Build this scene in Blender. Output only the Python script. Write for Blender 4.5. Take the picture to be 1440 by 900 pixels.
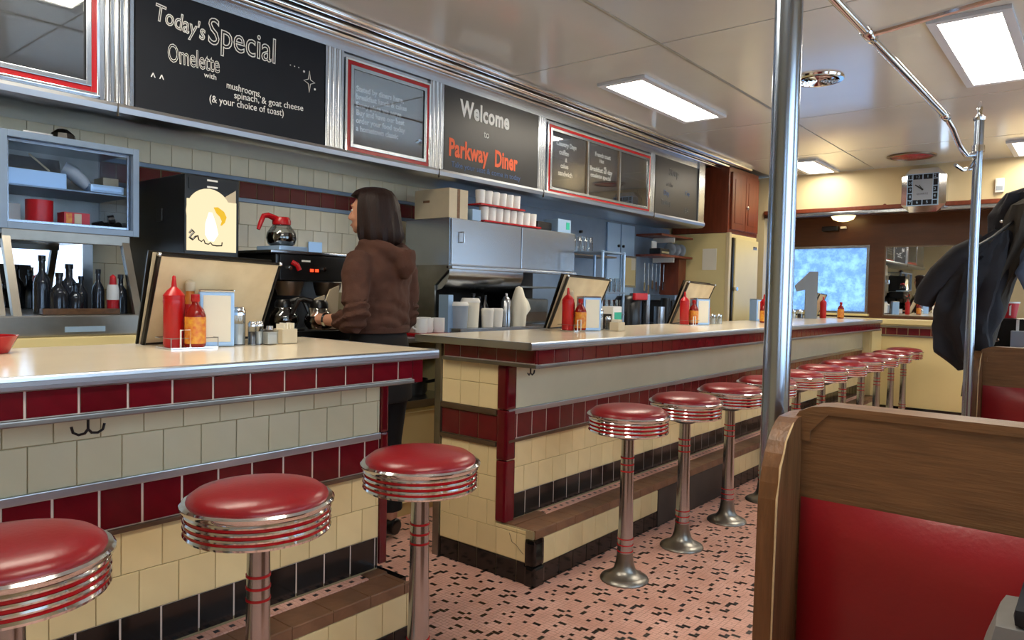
import bpy, bmesh, math, random
from mathutils import Vector, Matrix, noise
random.seed(7)
C = bpy.context.scene.collection
for o in list(bpy.data.objects): bpy.data.objects.remove(o, do_unlink=True)
sc = bpy.context.scene

# ------------------------------------------------------------------ camera
YAW, PITCH, ROLL, CAM_H = 39.34, 2.17, 1.19, 1.263
y_, p_, r_ = map(math.radians, (YAW, PITCH, ROLL))
fw = Vector((-math.sin(y_)*math.cos(p_), math.cos(y_)*math.cos(p_), -math.sin(p_)))
rt = Vector((math.cos(y_), math.sin(y_), 0)); up = rt.cross(fw)
rt, up = math.cos(r_)*rt + math.sin(r_)*up, -math.sin(r_)*rt + math.cos(r_)*up
cd = bpy.data.cameras.new('camera'); cam = bpy.data.objects.new('camera', cd); C.objects.link(cam)
cd.sensor_width = 36; cd.lens = 1020/1440*36; cd.clip_start = .05
cam.matrix_world = Matrix(((rt.x, up.x, -fw.x, 0), (rt.y, up.y, -fw.y, 0), (rt.z, up.z, -fw.z, CAM_H), (0, 0, 0, 1)))
sc.camera = cam
# ------------------------------------------------------------------ world, exposure
sc.view_settings.view_transform = 'Standard'; sc.view_settings.look = 'None'
sc.view_settings.gamma = 1; sc.view_settings.use_curve_mapping = False
sc.view_settings.exposure = 0.68
LAMP = 17
w = bpy.data.worlds.new('overcast_sky'); sc.world = w; w.use_nodes = True
bg = w.node_tree.nodes['Background']; bg.inputs[0].default_value = (.66, .83, 1.0, 1); bg.inputs[1].default_value = 3.2

# ------------------------------------------------------------------ materials
def s2l(c):
    return tuple((v/255/12.92 if v/255 <= .04045 else ((v/255+.055)/1.055)**2.4) for v in c) + (1,)
MATS = {}
def mat(name, rgb, rough=.5, metal=0, spec=.5, var=0, vscale=8, bump=0, bscale=40, coat=0, stretch=None, rnd=0, emit=0, trans=0, rgb2=None, alpha=1):
    if name in MATS: return MATS[name]
    m = bpy.data.materials.new(name); m.use_nodes = True; MATS[name] = m
    nt = m.node_tree; b = nt.nodes['Principled BSDF']; L = nt.links
    b.inputs['Base Color'].default_value = s2l(rgb); b.inputs['Roughness'].default_value = rough
    b.inputs['Metallic'].default_value = metal; b.inputs['Specular IOR Level'].default_value = spec
    b.inputs['Coat Weight'].default_value = coat; b.inputs['Coat Roughness'].default_value = .08
    b.inputs['Transmission Weight'].default_value = trans; b.inputs['Alpha'].default_value = alpha
    if emit:
        b.inputs['Emission Color'].default_value = s2l(rgb); b.inputs['Emission Strength'].default_value = emit
    if var or bump:
        tc = nt.nodes.new('ShaderNodeTexCoord'); mp = nt.nodes.new('ShaderNodeMapping')
        L.new(tc.outputs['Object'], mp.inputs[0])
        if stretch: mp.inputs['Scale'].default_value = stretch
    col = None
    if var:
        nz = nt.nodes.new('ShaderNodeTexNoise'); nz.inputs['Scale'].default_value = vscale; nz.inputs['Detail'].default_value = 5
        L.new(mp.outputs[0], nz.inputs['Vector'])
        mx = nt.nodes.new('ShaderNodeMix'); mx.data_type = 'RGBA'
        c1 = s2l(rgb); k = 1-var
        mx.inputs[6].default_value = s2l(rgb2) if rgb2 else (c1[0]*k, c1[1]*k, c1[2]*k, 1)
        mx.inputs[7].default_value = c1
        rp = nt.nodes.new('ShaderNodeMapRange'); rp.inputs[1].default_value = .3; rp.inputs[2].default_value = .7
        L.new(nz.outputs[0], rp.inputs[0]); L.new(rp.outputs[0], mx.inputs[0]); col = mx.outputs[2]
    if rnd:
        oi = nt.nodes.new('ShaderNodeObjectInfo'); mr = nt.nodes.new('ShaderNodeMapRange')
        mr.inputs[3].default_value = 1-rnd; mr.inputs[4].default_value = 1+rnd*.4
        L.new(oi.outputs['Random'], mr.inputs[0])
        hs = nt.nodes.new('ShaderNodeHueSaturation'); L.new(mr.outputs[0], hs.inputs['Value'])
        if col: L.new(col, hs.inputs['Color'])
        else: hs.inputs['Color'].default_value = s2l(rgb)
        col = hs.outputs[0]
    if col: L.new(col, b.inputs['Base Color'])
    if bump:
        n2 = nt.nodes.new('ShaderNodeTexNoise'); n2.inputs['Scale'].default_value = bscale; n2.inputs['Detail'].default_value = 4
        L.new(mp.outputs[0], n2.inputs['Vector'])
        bp = nt.nodes.new('ShaderNodeBump'); bp.inputs['Strength'].default_value = bump; bp.inputs['Distance'].default_value = .004
        L.new(n2.outputs[0], bp.inputs['Height']); L.new(bp.outputs[0], b.inputs['Normal'])
    return m
def thin_glass(name, tint=(1, 1, 1), gloss=.12, rough=.02):
    m = bpy.data.materials.new(name); m.use_nodes = True; nt = m.node_tree; nt.nodes.clear()
    o = nt.nodes.new('ShaderNodeOutputMaterial'); t = nt.nodes.new('ShaderNodeBsdfTransparent'); g = nt.nodes.new('ShaderNodeBsdfGlossy')
    t.inputs[0].default_value = (*tint, 1); g.inputs['Roughness'].default_value = rough
    x = nt.nodes.new('ShaderNodeMixShader'); lw = nt.nodes.new('ShaderNodeLayerWeight'); lw.inputs[0].default_value = .35
    ma = nt.nodes.new('ShaderNodeMath'); ma.operation = 'ADD'; ma.inputs[1].default_value = gloss*.5; ma.use_clamp = True
    mu = nt.nodes.new('ShaderNodeMath'); mu.operation = 'MULTIPLY'; mu.inputs[1].default_value = .6
    nt.links.new(lw.outputs['Fresnel'], mu.inputs[0]); nt.links.new(mu.outputs[0], ma.inputs[0]); nt.links.new(ma.outputs[0], x.inputs[0])
    nt.links.new(t.outputs[0], x.inputs[1]); nt.links.new(g.outputs[0], x.inputs[2]); nt.links.new(x.outputs[0], o.inputs[0])
    return m
M = dict(
 red_tile=mat('red_glazed_tile', (100, 14, 26), .12, var=.18, vscale=20, bump=.12, bscale=25, rnd=.25),
 wall_red=mat('dark_red_wall_tile', (98, 12, 22), .15, rnd=.25),
 cream=mat('cream_glazed_tile', (228, 208, 158), .16, var=.07, vscale=9, bump=.1, bscale=14, rnd=.07),
 pale=mat('pale_ivory_tile', (200, 194, 164), .18, var=.05, vscale=9, bump=.1, bscale=14, rnd=.05),
 wall_pale=mat('wall_tile_glaze', (232, 220, 190), .2, var=.06, vscale=6, bump=.1, rnd=.05),
 black_tile=mat('black_glazed_tile', (20, 19, 19), .14, rnd=.3),
 brown_tile=mat('brown_quarry_tile', (140, 100, 72), .45, var=.35, vscale=12, bump=.3, rnd=.12),
 grout=mat('grout', (222, 204, 190), .85, var=.2),
 grout_dark=mat('cream_grout', (168, 150, 112), .85, var=.2),
 grout_floor=mat('floor_grout', (214, 170, 152), .8, var=.2, vscale=30),
 pink=mat('pink_mosaic_tile', (240, 190, 172), .5, var=.16, vscale=7, rgb2=(222, 166, 146)),
 blackmos=mat('black_mosaic_tile', (34, 26, 24), .35),
 chrome=mat('chrome', (230, 232, 236), .1, 1, var=.06, vscale=4),
 steel=mat('brushed_steel', (178, 184, 192), .24, 1, var=.18, vscale=3, bump=.04, bscale=60, stretch=(1, .12, 1)),
 steel_v=mat('fluted_steel', (190, 194, 198), .2, 1, var=.15, vscale=3, stretch=(2, 2, .2)),
 steel_dull=mat('worn_steel', (150, 148, 142), .35, 1, var=.25, vscale=8),
 steel_blue=mat('blue_grey_painted_steel', (120, 138, 160), .35, .3, var=.15),
 brownstrip=mat('tarnished_metal_strip', (120, 104, 88), .35, .8, var=.2, vscale=10),
 laminate=mat('cream_laminate_top', (238, 224, 198), .16, var=.05, vscale=5),
 vinyl=mat('red_vinyl', (136, 20, 28), .3, var=.1, vscale=6, bump=.12, bscale=90),
 redpaint=mat('red_enamel', (168, 18, 26), .25),
 wood=mat('worn_oak', (122, 84, 50), .42, var=.42, vscale=6, bump=.25, bscale=18, stretch=(1.2, 8, 14)),
 woodv=mat('worn_oak_upright', (118, 78, 44), .42, var=.45, vscale=6, bump=.25, bscale=18, stretch=(12, 8, 1.2)),
 woodworn=mat('bare_worn_wood', (206, 172, 124), .7, var=.3, vscale=40),
 darkpanel=mat('dark_kick_panel', (60, 54, 50), .5, var=.35, vscale=9),
 stoolsteel=mat('satin_chrome', (186, 190, 196), .2, 1, var=.2, vscale=5, stretch=(4, 4, .5)),
 edgesteel=mat('satin_edge_steel', (196, 202, 210), .3, 1, var=.15, vscale=4, stretch=(1, .2, 1)),
 poleteel=mat('pole_steel', (176, 190, 208), .2, 1, var=.12, vscale=3, stretch=(3, 3, .3)),
 lightframe=mat('white_light_frame', (206, 212, 220), .4),
 numgrey=mat('number_grey', (128, 136, 146), .5),
 cherry=mat('cherry_wood', (124, 58, 34), .35, var=.35, vscale=4, stretch=(8, 8, 1)),
 darkwood=mat('dark_brown_panel', (92, 52, 26), .35, var=.3, vscale=4, stretch=(1, 1, 5)),
 chalk=mat('chalkboard', (24, 28, 36), .65, spec=.3, var=.2, vscale=3),
 chalk_gloss=mat('glossy_menu_board', (46, 46, 47), .38, spec=.35, var=.15, vscale=3),
 chalkwhite=mat('chalk_white', (235, 235, 230), .8),
 chalkfaint=mat('chalk_faint', (112, 112, 112), .8),
 chalkblue=mat('chalk_blue', (84, 108, 150), .8),
 chalkorange=mat('chalk_orange', (240, 112, 74), .8),
 ceil=mat('ceiling_enamel', (214, 214, 206), .2, .0, spec=.8, var=.06, vscale=2, coat=.35),
 joint=mat('ceiling_joint', (70, 66, 60), .5),
 creamwall=mat('cream_wall_enamel', (216, 198, 156), .35, var=.06, vscale=3),
 creampanel=mat('cream_cabinet_enamel', (226, 208, 150), .3, var=.06, vscale=3),
 black=mat('black_plastic', (14, 14, 15), .3),
 blackm=mat('black_metal', (16, 16, 18), .38, .2),
 dark=mat('dark_interior', (30, 28, 28), .6),
 white=mat('white_plastic', (232, 230, 224), .4),
 paper=mat('paper', (232, 226, 208), .8, var=.04),
 menupaper=mat('aged_menu_paper', (230, 210, 172), .4, var=.12, vscale=7, rgb2=(206, 182, 142)),
 card=mat('cardboard', (206, 192, 164), .8, var=.1),
 ketchup=mat('ketchup_red', (178, 16, 20), .3),
 hot=mat('hot_sauce_red', (130, 20, 14), .2),
 yellow=mat('yellow_label', (226, 170, 50), .4, var=.35, vscale=60, rgb2=(205, 90, 40)),
 glass=thin_glass('clear_glass', (.86, .89, .9), .2),
 pane=thin_glass('window_pane', (.96, .98, 1), .05),
 caseglass=thin_glass('case_glass', (.93, .96, 1), -.12),
 coffee=mat('coffee_glass', (18, 10, 8), .05, spec=.8),
 bluegrey=mat('light_blue_metal', (160, 190, 222), .3, .4),
 skin=mat('skin', (206, 150, 122), .5, var=.08),
 hair=mat('brown_hair', (36, 16, 11), .5, spec=.25, var=.55, vscale=22, bump=.5, bscale=40, stretch=(6, 6, .35)),
 hoodie=mat('brown_fleece', (78, 46, 32), .9, var=.25, vscale=12, bump=.3, bscale=120),
 skirt=mat('black_cloth', (16, 14, 16), .85),
 coatdark=mat('charcoal_wool', (38, 38, 44), .9, var=.3, vscale=8, bump=.4, bscale=50),
 coatolive=mat('grey_olive_cloth', (62, 56, 48), .9, var=.3, vscale=8, bump=.4, bscale=50),
 denim=mat('blue_denim', (88, 104, 132), .9, var=.4, vscale=20),
 greyplastic=mat('grey_plastic', (150, 160, 172), .4),
 greybag=mat('grey_fabric', (118, 116, 114), .85, var=.15, vscale=30, bump=.3),
 teal=mat('teal_print', (40, 168, 140), .5),
 amber=mat('amber_label', (206, 120, 40), .4),
 bottle=mat('dark_bottle_glass', (34, 38, 46), .12, spec=.7),
 mirror=mat('mirror', (235, 238, 240), .01, 1),
 redcup=mat('red_cup', (186, 28, 36), .35),
)
def emis(name, rgb, st):
    m = bpy.data.materials.new(name); m.use_nodes = True; nt = m.node_tree; nt.nodes.clear()
    o = nt.nodes.new('ShaderNodeOutputMaterial'); e = nt.nodes.new('ShaderNodeEmission')
    e.inputs[0].default_value = s2l(rgb); e.inputs[1].default_value = st; nt.links.new(e.outputs[0], o.inputs[0]); return m
M['lamp'] = emis('lamp_diffuser', (255, 243, 222), LAMP)
M['domelamp'] = emis('dome_lamp_glow', (255, 222, 150), 3)
M['screen'] = emis('backlit_panel', (255, 234, 190), .68)
M['screen_hot'] = emis('backlit_panel_centre', (255, 244, 214), 1.6)
M['screen_yolk'] = emis('backlit_yolk', (250, 200, 60), .6)
M['led'] = emis('red_led', (255, 60, 30), 2)
def frosted():
    m = bpy.data.materials.new('frosted_window'); m.use_nodes = True; nt = m.node_tree; nt.nodes.clear(); N = nt.nodes.new
    o = N('ShaderNodeOutputMaterial'); t = N('ShaderNodeBsdfTransparent'); d = N('ShaderNodeBsdfTranslucent'); x = N('ShaderNodeMixShader')
    tc = N('ShaderNodeTexCoord'); n = N('ShaderNodeTexNoise'); n.inputs['Scale'].default_value = 9; n.inputs['Detail'].default_value = 8; n.inputs['Roughness'].default_value = .7
    r = N('ShaderNodeValToRGB'); r.color_ramp.elements[0].position = .42; r.color_ramp.elements[1].position = .62
    r.color_ramp.elements[0].color = (.25, .25, .25, 1); r.color_ramp.elements[1].color = (.8, .8, .8, 1)
    t.inputs[0].default_value = (.22, .30, .40, 1); d.inputs[0].default_value = (.44, .55, .68, 1)
    nt.links.new(tc.outputs['Object'], n.inputs[0]); nt.links.new(n.outputs[0], r.inputs[0]); nt.links.new(r.outputs[0], x.inputs[0])
    nt.links.new(t.outputs[0], x.inputs[1]); nt.links.new(d.outputs[0], x.inputs[2]); nt.links.new(x.outputs[0], o.inputs[0]); return m
M['frost'] = frosted()

# ------------------------------------------------------------------ helpers
ORG = {}
def prop(o, label=None, cat=None, group=None, kind=None):
    if label: o['label'] = label
    if cat: o['category'] = cat
    if group: o['group'] = group
    if kind: o['kind'] = kind
def thing(name, label, cat, loc=(0, 0, 0), rz=0, group=None, kind=None):
    o = bpy.data.objects.new(name, None); C.objects.link(o); o.empty_display_size = .1
    o.location = loc; o.rotation_euler = (0, 0, rz); ORG[o.name] = Vector(loc); prop(o, label, cat, group, kind); return o
def shade(me, smooth):
    if smooth:
        for p in me.polygons: p.use_smooth = True
        try: me.set_sharp_from_angle(angle=math.radians(38))
        except Exception: pass
def part(name, bm, m, parent, smooth=False, label=None, kind=None):
    """mesh child; bm is in world coordinates for a thing placed unrotated"""
    me = bpy.data.meshes.new(name); og = ORG.get(parent.name, Vector((0, 0, 0)))
    bmesh.ops.recalc_face_normals(bm, faces=bm.faces[:])
    bm.to_mesh(me); bm.free(); me.transform(Matrix.Translation(-og)); shade(me, smooth)
    if m: me.materials.append(M[m] if isinstance(m, str) else m)
    o = bpy.data.objects.new(name, me); C.objects.link(o); o.parent = parent; ORG[o.name] = og
    prop(o, label, None, None, kind); return o
def solo(name, bm, m, label, cat, loc=(0, 0, 0), group=None, kind=None, smooth=False):
    me = bpy.data.meshes.new(name); bmesh.ops.recalc_face_normals(bm, faces=bm.faces[:])
    bm.to_mesh(me); bm.free(); me.transform(Matrix.Translation(-Vector(loc))); shade(me, smooth)
    if m: me.materials.append(M[m])
    o = bpy.data.objects.new(name, me); C.objects.link(o); o.location = loc; ORG[o.name] = Vector(loc)
    prop(o, label, cat, group, kind); return o
def B(): return bmesh.new()
def box(bm, x0, x1, y0, y1, z0, z1, bev=0):
    if x0 > x1: x0, x1 = x1, x0
    if y0 > y1: y0, y1 = y1, y0
    if z0 > z1: z0, z1 = z1, z0
    vs = [bm.verts.new((x, y, z)) for x in (x0, x1) for y in (y0, y1) for z in (z0, z1)]
    fs = [bm.faces.new([vs[i] for i in q]) for q in ((0, 1, 3, 2), (4, 6, 7, 5), (0, 4, 5, 1), (2, 3, 7, 6), (0, 2, 6, 4), (1, 5, 7, 3))]
    if bev:
        es = list({e for f in fs for e in f.edges})
        bmesh.ops.bevel(bm, geom=es, offset=bev, segments=2, affect='EDGES', profile=.7)
    return bm
def bx(*a, **k): return box(B(), *a, **k)
def lathe(bm, prof, c=(0, 0, 0), n=24, ax='Z'):
    cx, cy, cz = c; rings = []
    for r, z in prof:
        ring = []
        for i in range(n):
            a = 2*math.pi*i/n; u, v = r*math.cos(a), r*math.sin(a)
            p = (cx+u, cy+v, cz+z) if ax == 'Z' else ((cx+z, cy+u, cz+v) if ax == 'X' else (cx+u, cy+z, cz+v))
            ring.append(bm.verts.new(p))
        rings.append(ring)
    for a, b in zip(rings, rings[1:]):
        for i in range(n): bm.faces.new((a[i], a[(i+1) % n], b[(i+1) % n], b[i]))
    for ring, (r, z) in ((rings[0], prof[0]), (rings[-1], prof[-1])):
        if r > 1e-5: bm.faces.new(ring)
    bmesh.ops.remove_doubles(bm, verts=[v for r in rings for v in r], dist=1e-6)
    return bm
def tube(bm, pts, r, n=8, closed=False):
    pts = [Vector(p) for p in pts]; rings = []; N = len(pts)
    rr = r if isinstance(r, (list, tuple)) else [r]*N
    nrm = None
    for i, p in enumerate(pts):
        a = pts[(i-1) % N] if (i > 0 or closed) else p; b = pts[(i+1) % N] if (i < N-1 or closed) else p
        t = (b-a).normalized()
        if nrm is None:
            nrm = t.cross(Vector((0, 0, 1)));
            if nrm.length < .1: nrm = t.cross(Vector((1, 0, 0)))
            nrm.normalize()
        nrm = (nrm - t*nrm.dot(t)).normalized(); bi = t.cross(nrm)
        rings.append([bm.verts.new(p + (nrm*math.cos(2*math.pi*k/n) + bi*math.sin(2*math.pi*k/n))*rr[i]) for k in range(n)])
    for i in range(N if closed else N-1):
        a, b = rings[i], rings[(i+1) % N]
        for k in range(n): bm.faces.new((a[k], a[(k+1) % n], b[(k+1) % n], b[k]))
    if not closed: bm.faces.new(rings[0]); bm.faces.new(rings[-1])
    return bm
def prism(bm, poly, ax, a0, a1):
    """polygon in the plane normal to ax ('X': (y,z), 'Y': (x,z), 'Z': (x,y)) extruded a0..a1"""
    def P(u, v, a): return {'X': (a, u, v), 'Y': (u, a, v), 'Z': (u, v, a)}[ax]
    A = [bm.verts.new(P(u, v, a0)) for u, v in poly]; D = [bm.verts.new(P(u, v, a1)) for u, v in poly]; n = len(poly)
    bm.faces.new(A); bm.faces.new(D[::-1])
    for i in range(n): bm.faces.new((A[i], A[(i+1) % n], D[(i+1) % n], D[i]))
    return bm
def slab4(bm, q, t):
    """thick quad: four 3-D corners and thickness along its normal"""
    q = [Vector(p) for p in q]; n = (q[1]-q[0]).cross(q[3]-q[0]).normalized()*t
    a = [bm.verts.new(p) for p in q]; b = [bm.verts.new(p-n) for p in q]
    bm.faces.new(a); bm.faces.new(b[::-1])
    for i in range(4): bm.faces.new((a[i], a[(i+1) % 4], b[(i+1) % 4], b[i]))
    return bm
def copy_thing(src, loc, label=None, rz=None, group=None):
    r = src.copy(); C.objects.link(r); r.location = loc
    if rz is not None: r.rotation_euler = (0, 0, rz)
    if label: r['label'] = label
    if group: r['group'] = group
    def rec(a, b):
        for ch in [x for x in a.children]:
            c = ch.copy(); C.objects.link(c); c.parent = b; rec(ch, c)
    rec(src, r); return r
TM = {}
def tile_mesh(face, w_, h_, m, t=.0045):
    k = (face, round(w_, 4), round(h_, 4), m)
    if k in TM: return TM[k]
    bm = B(); e = .0012; a = [(-w_/2, -h_/2), (w_/2, -h_/2), (w_/2, h_/2), (-w_/2, h_/2)]
    def P(u, v, d): return {'X': (d, u, v), '-Y': (u, -d, v), 'Z': (u, v, d)}[face]
    r0 = [bm.verts.new(P(u, v, 0)) for u, v in a]; r1 = [bm.verts.new(P(u, v, t-e)) for u, v in a]
    r2 = [bm.verts.new(P(u-math.copysign(e, u), v-math.copysign(e, v), t)) for u, v in a]
    for p, q in ((r0, r1), (r1, r2)):
        for i in range(4): bm.faces.new((p[i], p[(i+1) % 4], q[(i+1) % 4], q[i]))
    bm.faces.new(r2); bmesh.ops.recalc_face_normals(bm, faces=bm.faces[:])
    me = bpy.data.meshes.new('tile'); bm.to_mesh(me); bm.free(); me.materials.append(M[m]); TM[k] = me
    return me
def tile_row(parent, name, m, face, plane, phase, pitch, lo, hi, z0, z1, gap=.003, far=None):
    """a course of single tiles; joints at phase + k*pitch; beyond far they are joined into one part"""
    og = ORG[parent.name]; k = math.ceil((lo-phase)/pitch - 1e-6); js = [lo]
    while phase+k*pitch < hi-1e-4:
        if phase+k*pitch > lo+.012: js.append(phase+k*pitch)
        k += 1
    js.append(hi); rest = None
    for a, b in zip(js, js[1:]):
        w_ = b-a-gap; h_ = z1-z0-gap
        if w_ < .004: continue
        c = (a+b)/2; zc = (z0+z1)/2
        loc = {'X': (plane, c, zc), '-Y': (c, plane, zc), 'Z': (c if False else zc, c, plane)}[face]
        me = tile_mesh(face, w_, h_, m) if face != 'Z' else tile_mesh('Z', h_, w_, m)
        loc = (loc[0], loc[1], loc[2]+random.uniform(-.0003, .0003))
        if far is not None and c > far:
            if rest is None: rest = B()
            n0 = len(rest.verts); rest.from_mesh(me); rest.verts.ensure_lookup_table()
            bmesh.ops.translate(rest, verts=rest.verts[n0:], vec=loc); continue
        o = bpy.data.objects.new(name, me); C.objects.link(o); o.parent = parent; o.location = Vector(loc)-og
    if rest: part(name, rest, m, parent, kind='stuff')
def text(s, parent, m, y, z, size, x, name='lettering', squeeze=1.0, outline=0, shear=0, rot=0, align='LEFT', normal='X', ext=.0008, spacing=1.0, bold=.0):
    cu = bpy.data.curves.new(name, 'FONT'); cu.body = s; cu.size = size; cu.extrude = ext; cu.shear = shear; cu.align_x = align
    cu.space_character = spacing; cu.resolution_u = 3; cu.offset = bold
    if outline: cu.fill_mode = 'NONE'; cu.extrude = 0; cu.bevel_depth = outline; cu.bevel_resolution = 1
    t = bpy.data.objects.new('tmp', cu); C.objects.link(t)
    me = bpy.data.meshes.new_from_object(t.evaluated_get(bpy.context.evaluated_depsgraph_get())); bpy.data.objects.remove(t); bpy.data.curves.remove(cu)
    me.materials.clear(); me.materials.append(M[m])
    R = Matrix.Rotation(rot, 4, 'Z') @ Matrix.Diagonal((squeeze, 1, 1, 1))
    if normal == 'X': W = Matrix(((0, 0, 1, x), (1, 0, 0, y), (0, 1, 0, z), (0, 0, 0, 1)))
    else: W = Matrix(((1, 0, 0, x), (0, 0, -1, y), (0, 1, 0, z), (0, 0, 0, 1)))
    me.transform(W @ R); me.transform(Matrix.Translation(-ORG[parent.name]))
    o = bpy.data.objects.new(name, me); C.objects.link(o); o.parent = parent; ORG[o.name] = ORG[parent.name]; return o
PI = math.pi

# ================================================================== SETTING
CZ = 2.69; WX = -3.826; HY = 8.62; RX = .95; FY = -2.2; EY = 9.17
floor = solo('floor', bx(WX-.05, RX+.05, FY-.05, EY+.1, -.06, 0), 'grout_floor', 'pink and black mosaic tiled diner floor', 'floor', kind='structure')
def mosaic(x0, x1, y0, y1, z, parent, u=.0175):
    NB = 16; rr = random.Random(11); occ = {}; blk = []
    def put_b(a, b, c, d):
        cs = [((a+p) % NB, (b+q) % NB) for p in range(c) for q in range(d)]
        if a+c > NB or b+d > NB or any(k in occ for k in cs): return
        blk.append((a, b, c, d))
        for k in cs: occ[k] = 1
    for gx in range(4):
        for gy in range(5):
            a, b = (gx*4+rr.randrange(3)+(gy % 2)*2) % 15, gy*3+rr.randrange(3); k = rr.random()
            if k < .38: put_b(a, b, 1, 1)
            elif k < .60: put_b(a, b, 2, 1)
            elif k < .72: put_b(a, b, 1, 2)
            else: put_b(a, b, 2, 1); put_b(a+1, b+1, 1, 1) if k < .86 else put_b(a+1, b+1, 2, 1)
    pk = []
    for b in range(NB):
        a = 0
        while a < NB:
            if (a, b) in occ: a += 1; continue
            n = 2 if (a+1 < NB and (a+1, b) not in occ and (a*3+b) % 3) else 1
            pk.append((a, b, n, 1)); a += n
    res = []
    nx, ny = int((x1-x0)/(NB*u)), int((y1-y0)/(NB*u))
    for L in (pk, blk):
        V, F = [], []; g = .0011
        for i in range(nx):
            for j in range(ny):
                ox, oy = x0+i*NB*u, y0+j*NB*u
                for a, b, c, d in L:
                    k = len(V); X, Y = ox+a*u+g, oy+b*u+g; W_, H_ = c*u-2*g, d*u-2*g
                    V += [(X, Y, z), (X+W_, Y, z), (X+W_, Y+H_, z), (X, Y+H_, z)]; F.append((k, k+1, k+2, k+3))
        res.append((V, F))
    for (V, F), m, n in zip(res, ('pink', 'blackmos'), ('pink_mosaic', 'black_mosaic')):
        me = bpy.data.meshes.new(n); me.from_pydata(V, [], F); me.materials.append(M[m])
        o = bpy.data.objects.new(n, me); C.objects.link(o); o.parent = parent; o['kind'] = 'stuff'
mosaic(-3.05, .9, .0, 8.7, .0022, floor)
# ceiling: enamelled panels between dark joints
ceil = solo('ceiling', bx(WX-.05, RX+.05, FY-.05, EY+.1, CZ+.012, CZ+.07), 'joint', 'glossy beige enamel panelled ceiling of the diner', 'ceiling', kind='structure')
xs = [-3.12, -2.02, .12, RX]; ys = [FY, -.6, 1.55, 3.74, 5.93, 7.48, HY]
for a, b in zip(xs, xs[1:]):
    for c, d in zip(ys, ys[1:]):
        part('ceiling_panel', bx(a+.006, b-.006, c+.006, d-.006, CZ, CZ+.014, bev=.002), 'ceil', ceil)
part('joint_strip', lathe(B(), [(.012, -2.2), (.012, 6.2)], (-2.02, 0, CZ+.004), 8, 'Y'), 'steel_dull', ceil, True)
# walls
wl = thing('wall_left', 'tiled back wall behind the counter with a dark red tile band', 'wall', (WX, 0, 0), kind='structure')
part('backing', bx(WX-.1, WX, FY, HY+.6, 0, CZ), 'grout_dark', wl)
for z0, z1 in ((1.885, 2.03),): tile_row(wl, 'pale_tile', 'wall_pale', 'X', WX, 1.8208, .11, .86, 3.75, z0, z1, .002)
tile_row(wl, 'red_tile', 'wall_red', 'X', WX, 2.206, .11, .86, 3.75, 1.768, 1.862, .005)
for i in range(4): tile_row(wl, 'pale_tile', 'wall_pale', 'X', WX, 2.206+(i % 2)*.055, .11, 1.3, 3.75, 1.745-.1265*(i+1), 1.745-.1265*i, .002)
part('metal_strip', bx(WX, WX+.014, .6, 3.75, 1.862, 1.884, bev=.003), 'steel_blue', wl)
part('metal_strip', bx(WX, WX+.014, .6, 3.75, 1.745, 1.768, bev=.003), 'steel_blue', wl)
part('steel_panel', bx(WX, WX+.01, 3.75, 7.4, .9, 2.0), 'steel_blue', wl)
wh = thing('wall_far', 'cream header wall over the far alcove', 'wall', (-1.5, HY, 2.2), kind='structure')
part('header', bx(WX, RX, HY, HY+.1, 2.29, CZ), 'creamwall', wh)
part('header_end', bx(WX, -3.2, HY, HY+.5, 0, 2.29), 'creamwall', wh)
part('wood_rail', bx(-3.2, RX, HY-.03, HY+.11, 2.245, 2.29, bev=.008), 'cherry', wh)
part('metal_rail', bx(-3.2, RX, HY-.02, HY+.11, 2.205, 2.245, bev=.008), 'steel', wh)
part('alcove_ceiling', bx(WX, RX, HY+.1, EY+.1, 2.24, 2.29), 'darkwood', wh)
we = thing('wall_end', 'brown wood panelled end wall with window and mirror', 'wall', (-1.5, EY, 0), kind='structure')
for a, b, c, d in ((WX, -3.42, 0, 2.29), (-3.42, -2.16, 0, 1.1), (-3.42, -2.16, 1.9, 2.29), (-2.16, RX, 0, 1.08), (-2.16, -2.0, 1.08, 2.29), (-2.0, RX, 1.885, 2.29)):
    part('wall_board', bx(a, b, EY, EY+.1, c, d), 'darkwood', we)
part('mirror_backing', bx(-2.0, RX, EY+.03, EY+.1, 1.08, 1.885), 'dark', we)
w1 = thing('window_1', 'far window glowing blue white behind the counter end', 'window', (-2.79, EY, 1.1), kind='structure')
fr = B()
for a, b, c, d in ((-3.42, -3.39, 1.1, 1.9), (-2.19, -2.16, 1.1, 1.9), (-3.39, -2.19, 1.1, 1.125), (-3.39, -2.19, 1.87, 1.9)): box(fr, a, b, EY-.012, EY+.06, c, d, .003)
part('window_frame', fr, 'steel', w1)
part('window_pane', bx(-3.39, -2.19, EY+.03, EY+.036, 1.125, 1.87), 'frost', w1)
part('window_sill', bx(-3.44, -2.14, EY-.06, EY, 1.075, 1.1, bev=.004), 'creampanel', w1)
mr = thing('wall_mirror', 'large wall mirror right of the far window reflecting the diner', 'mirror', (-.5, EY, 1.08))
part('mirror_glass', bx(-1.985, .9, EY+.005, EY+.012, 1.095, 1.87), 'mirror', mr)
fr = B()
for a, b, c, d in ((-2.0, -1.985, 1.08, 1.885), (.9, .915, 1.08, 1.885), (-1.985, .9, 1.08, 1.095), (-1.985, .9, 1.87, 1.885)): box(fr, a, b, EY-.006, EY+.02, c, d)
part('mirror_frame', fr, 'brownstrip', mr)
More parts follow.
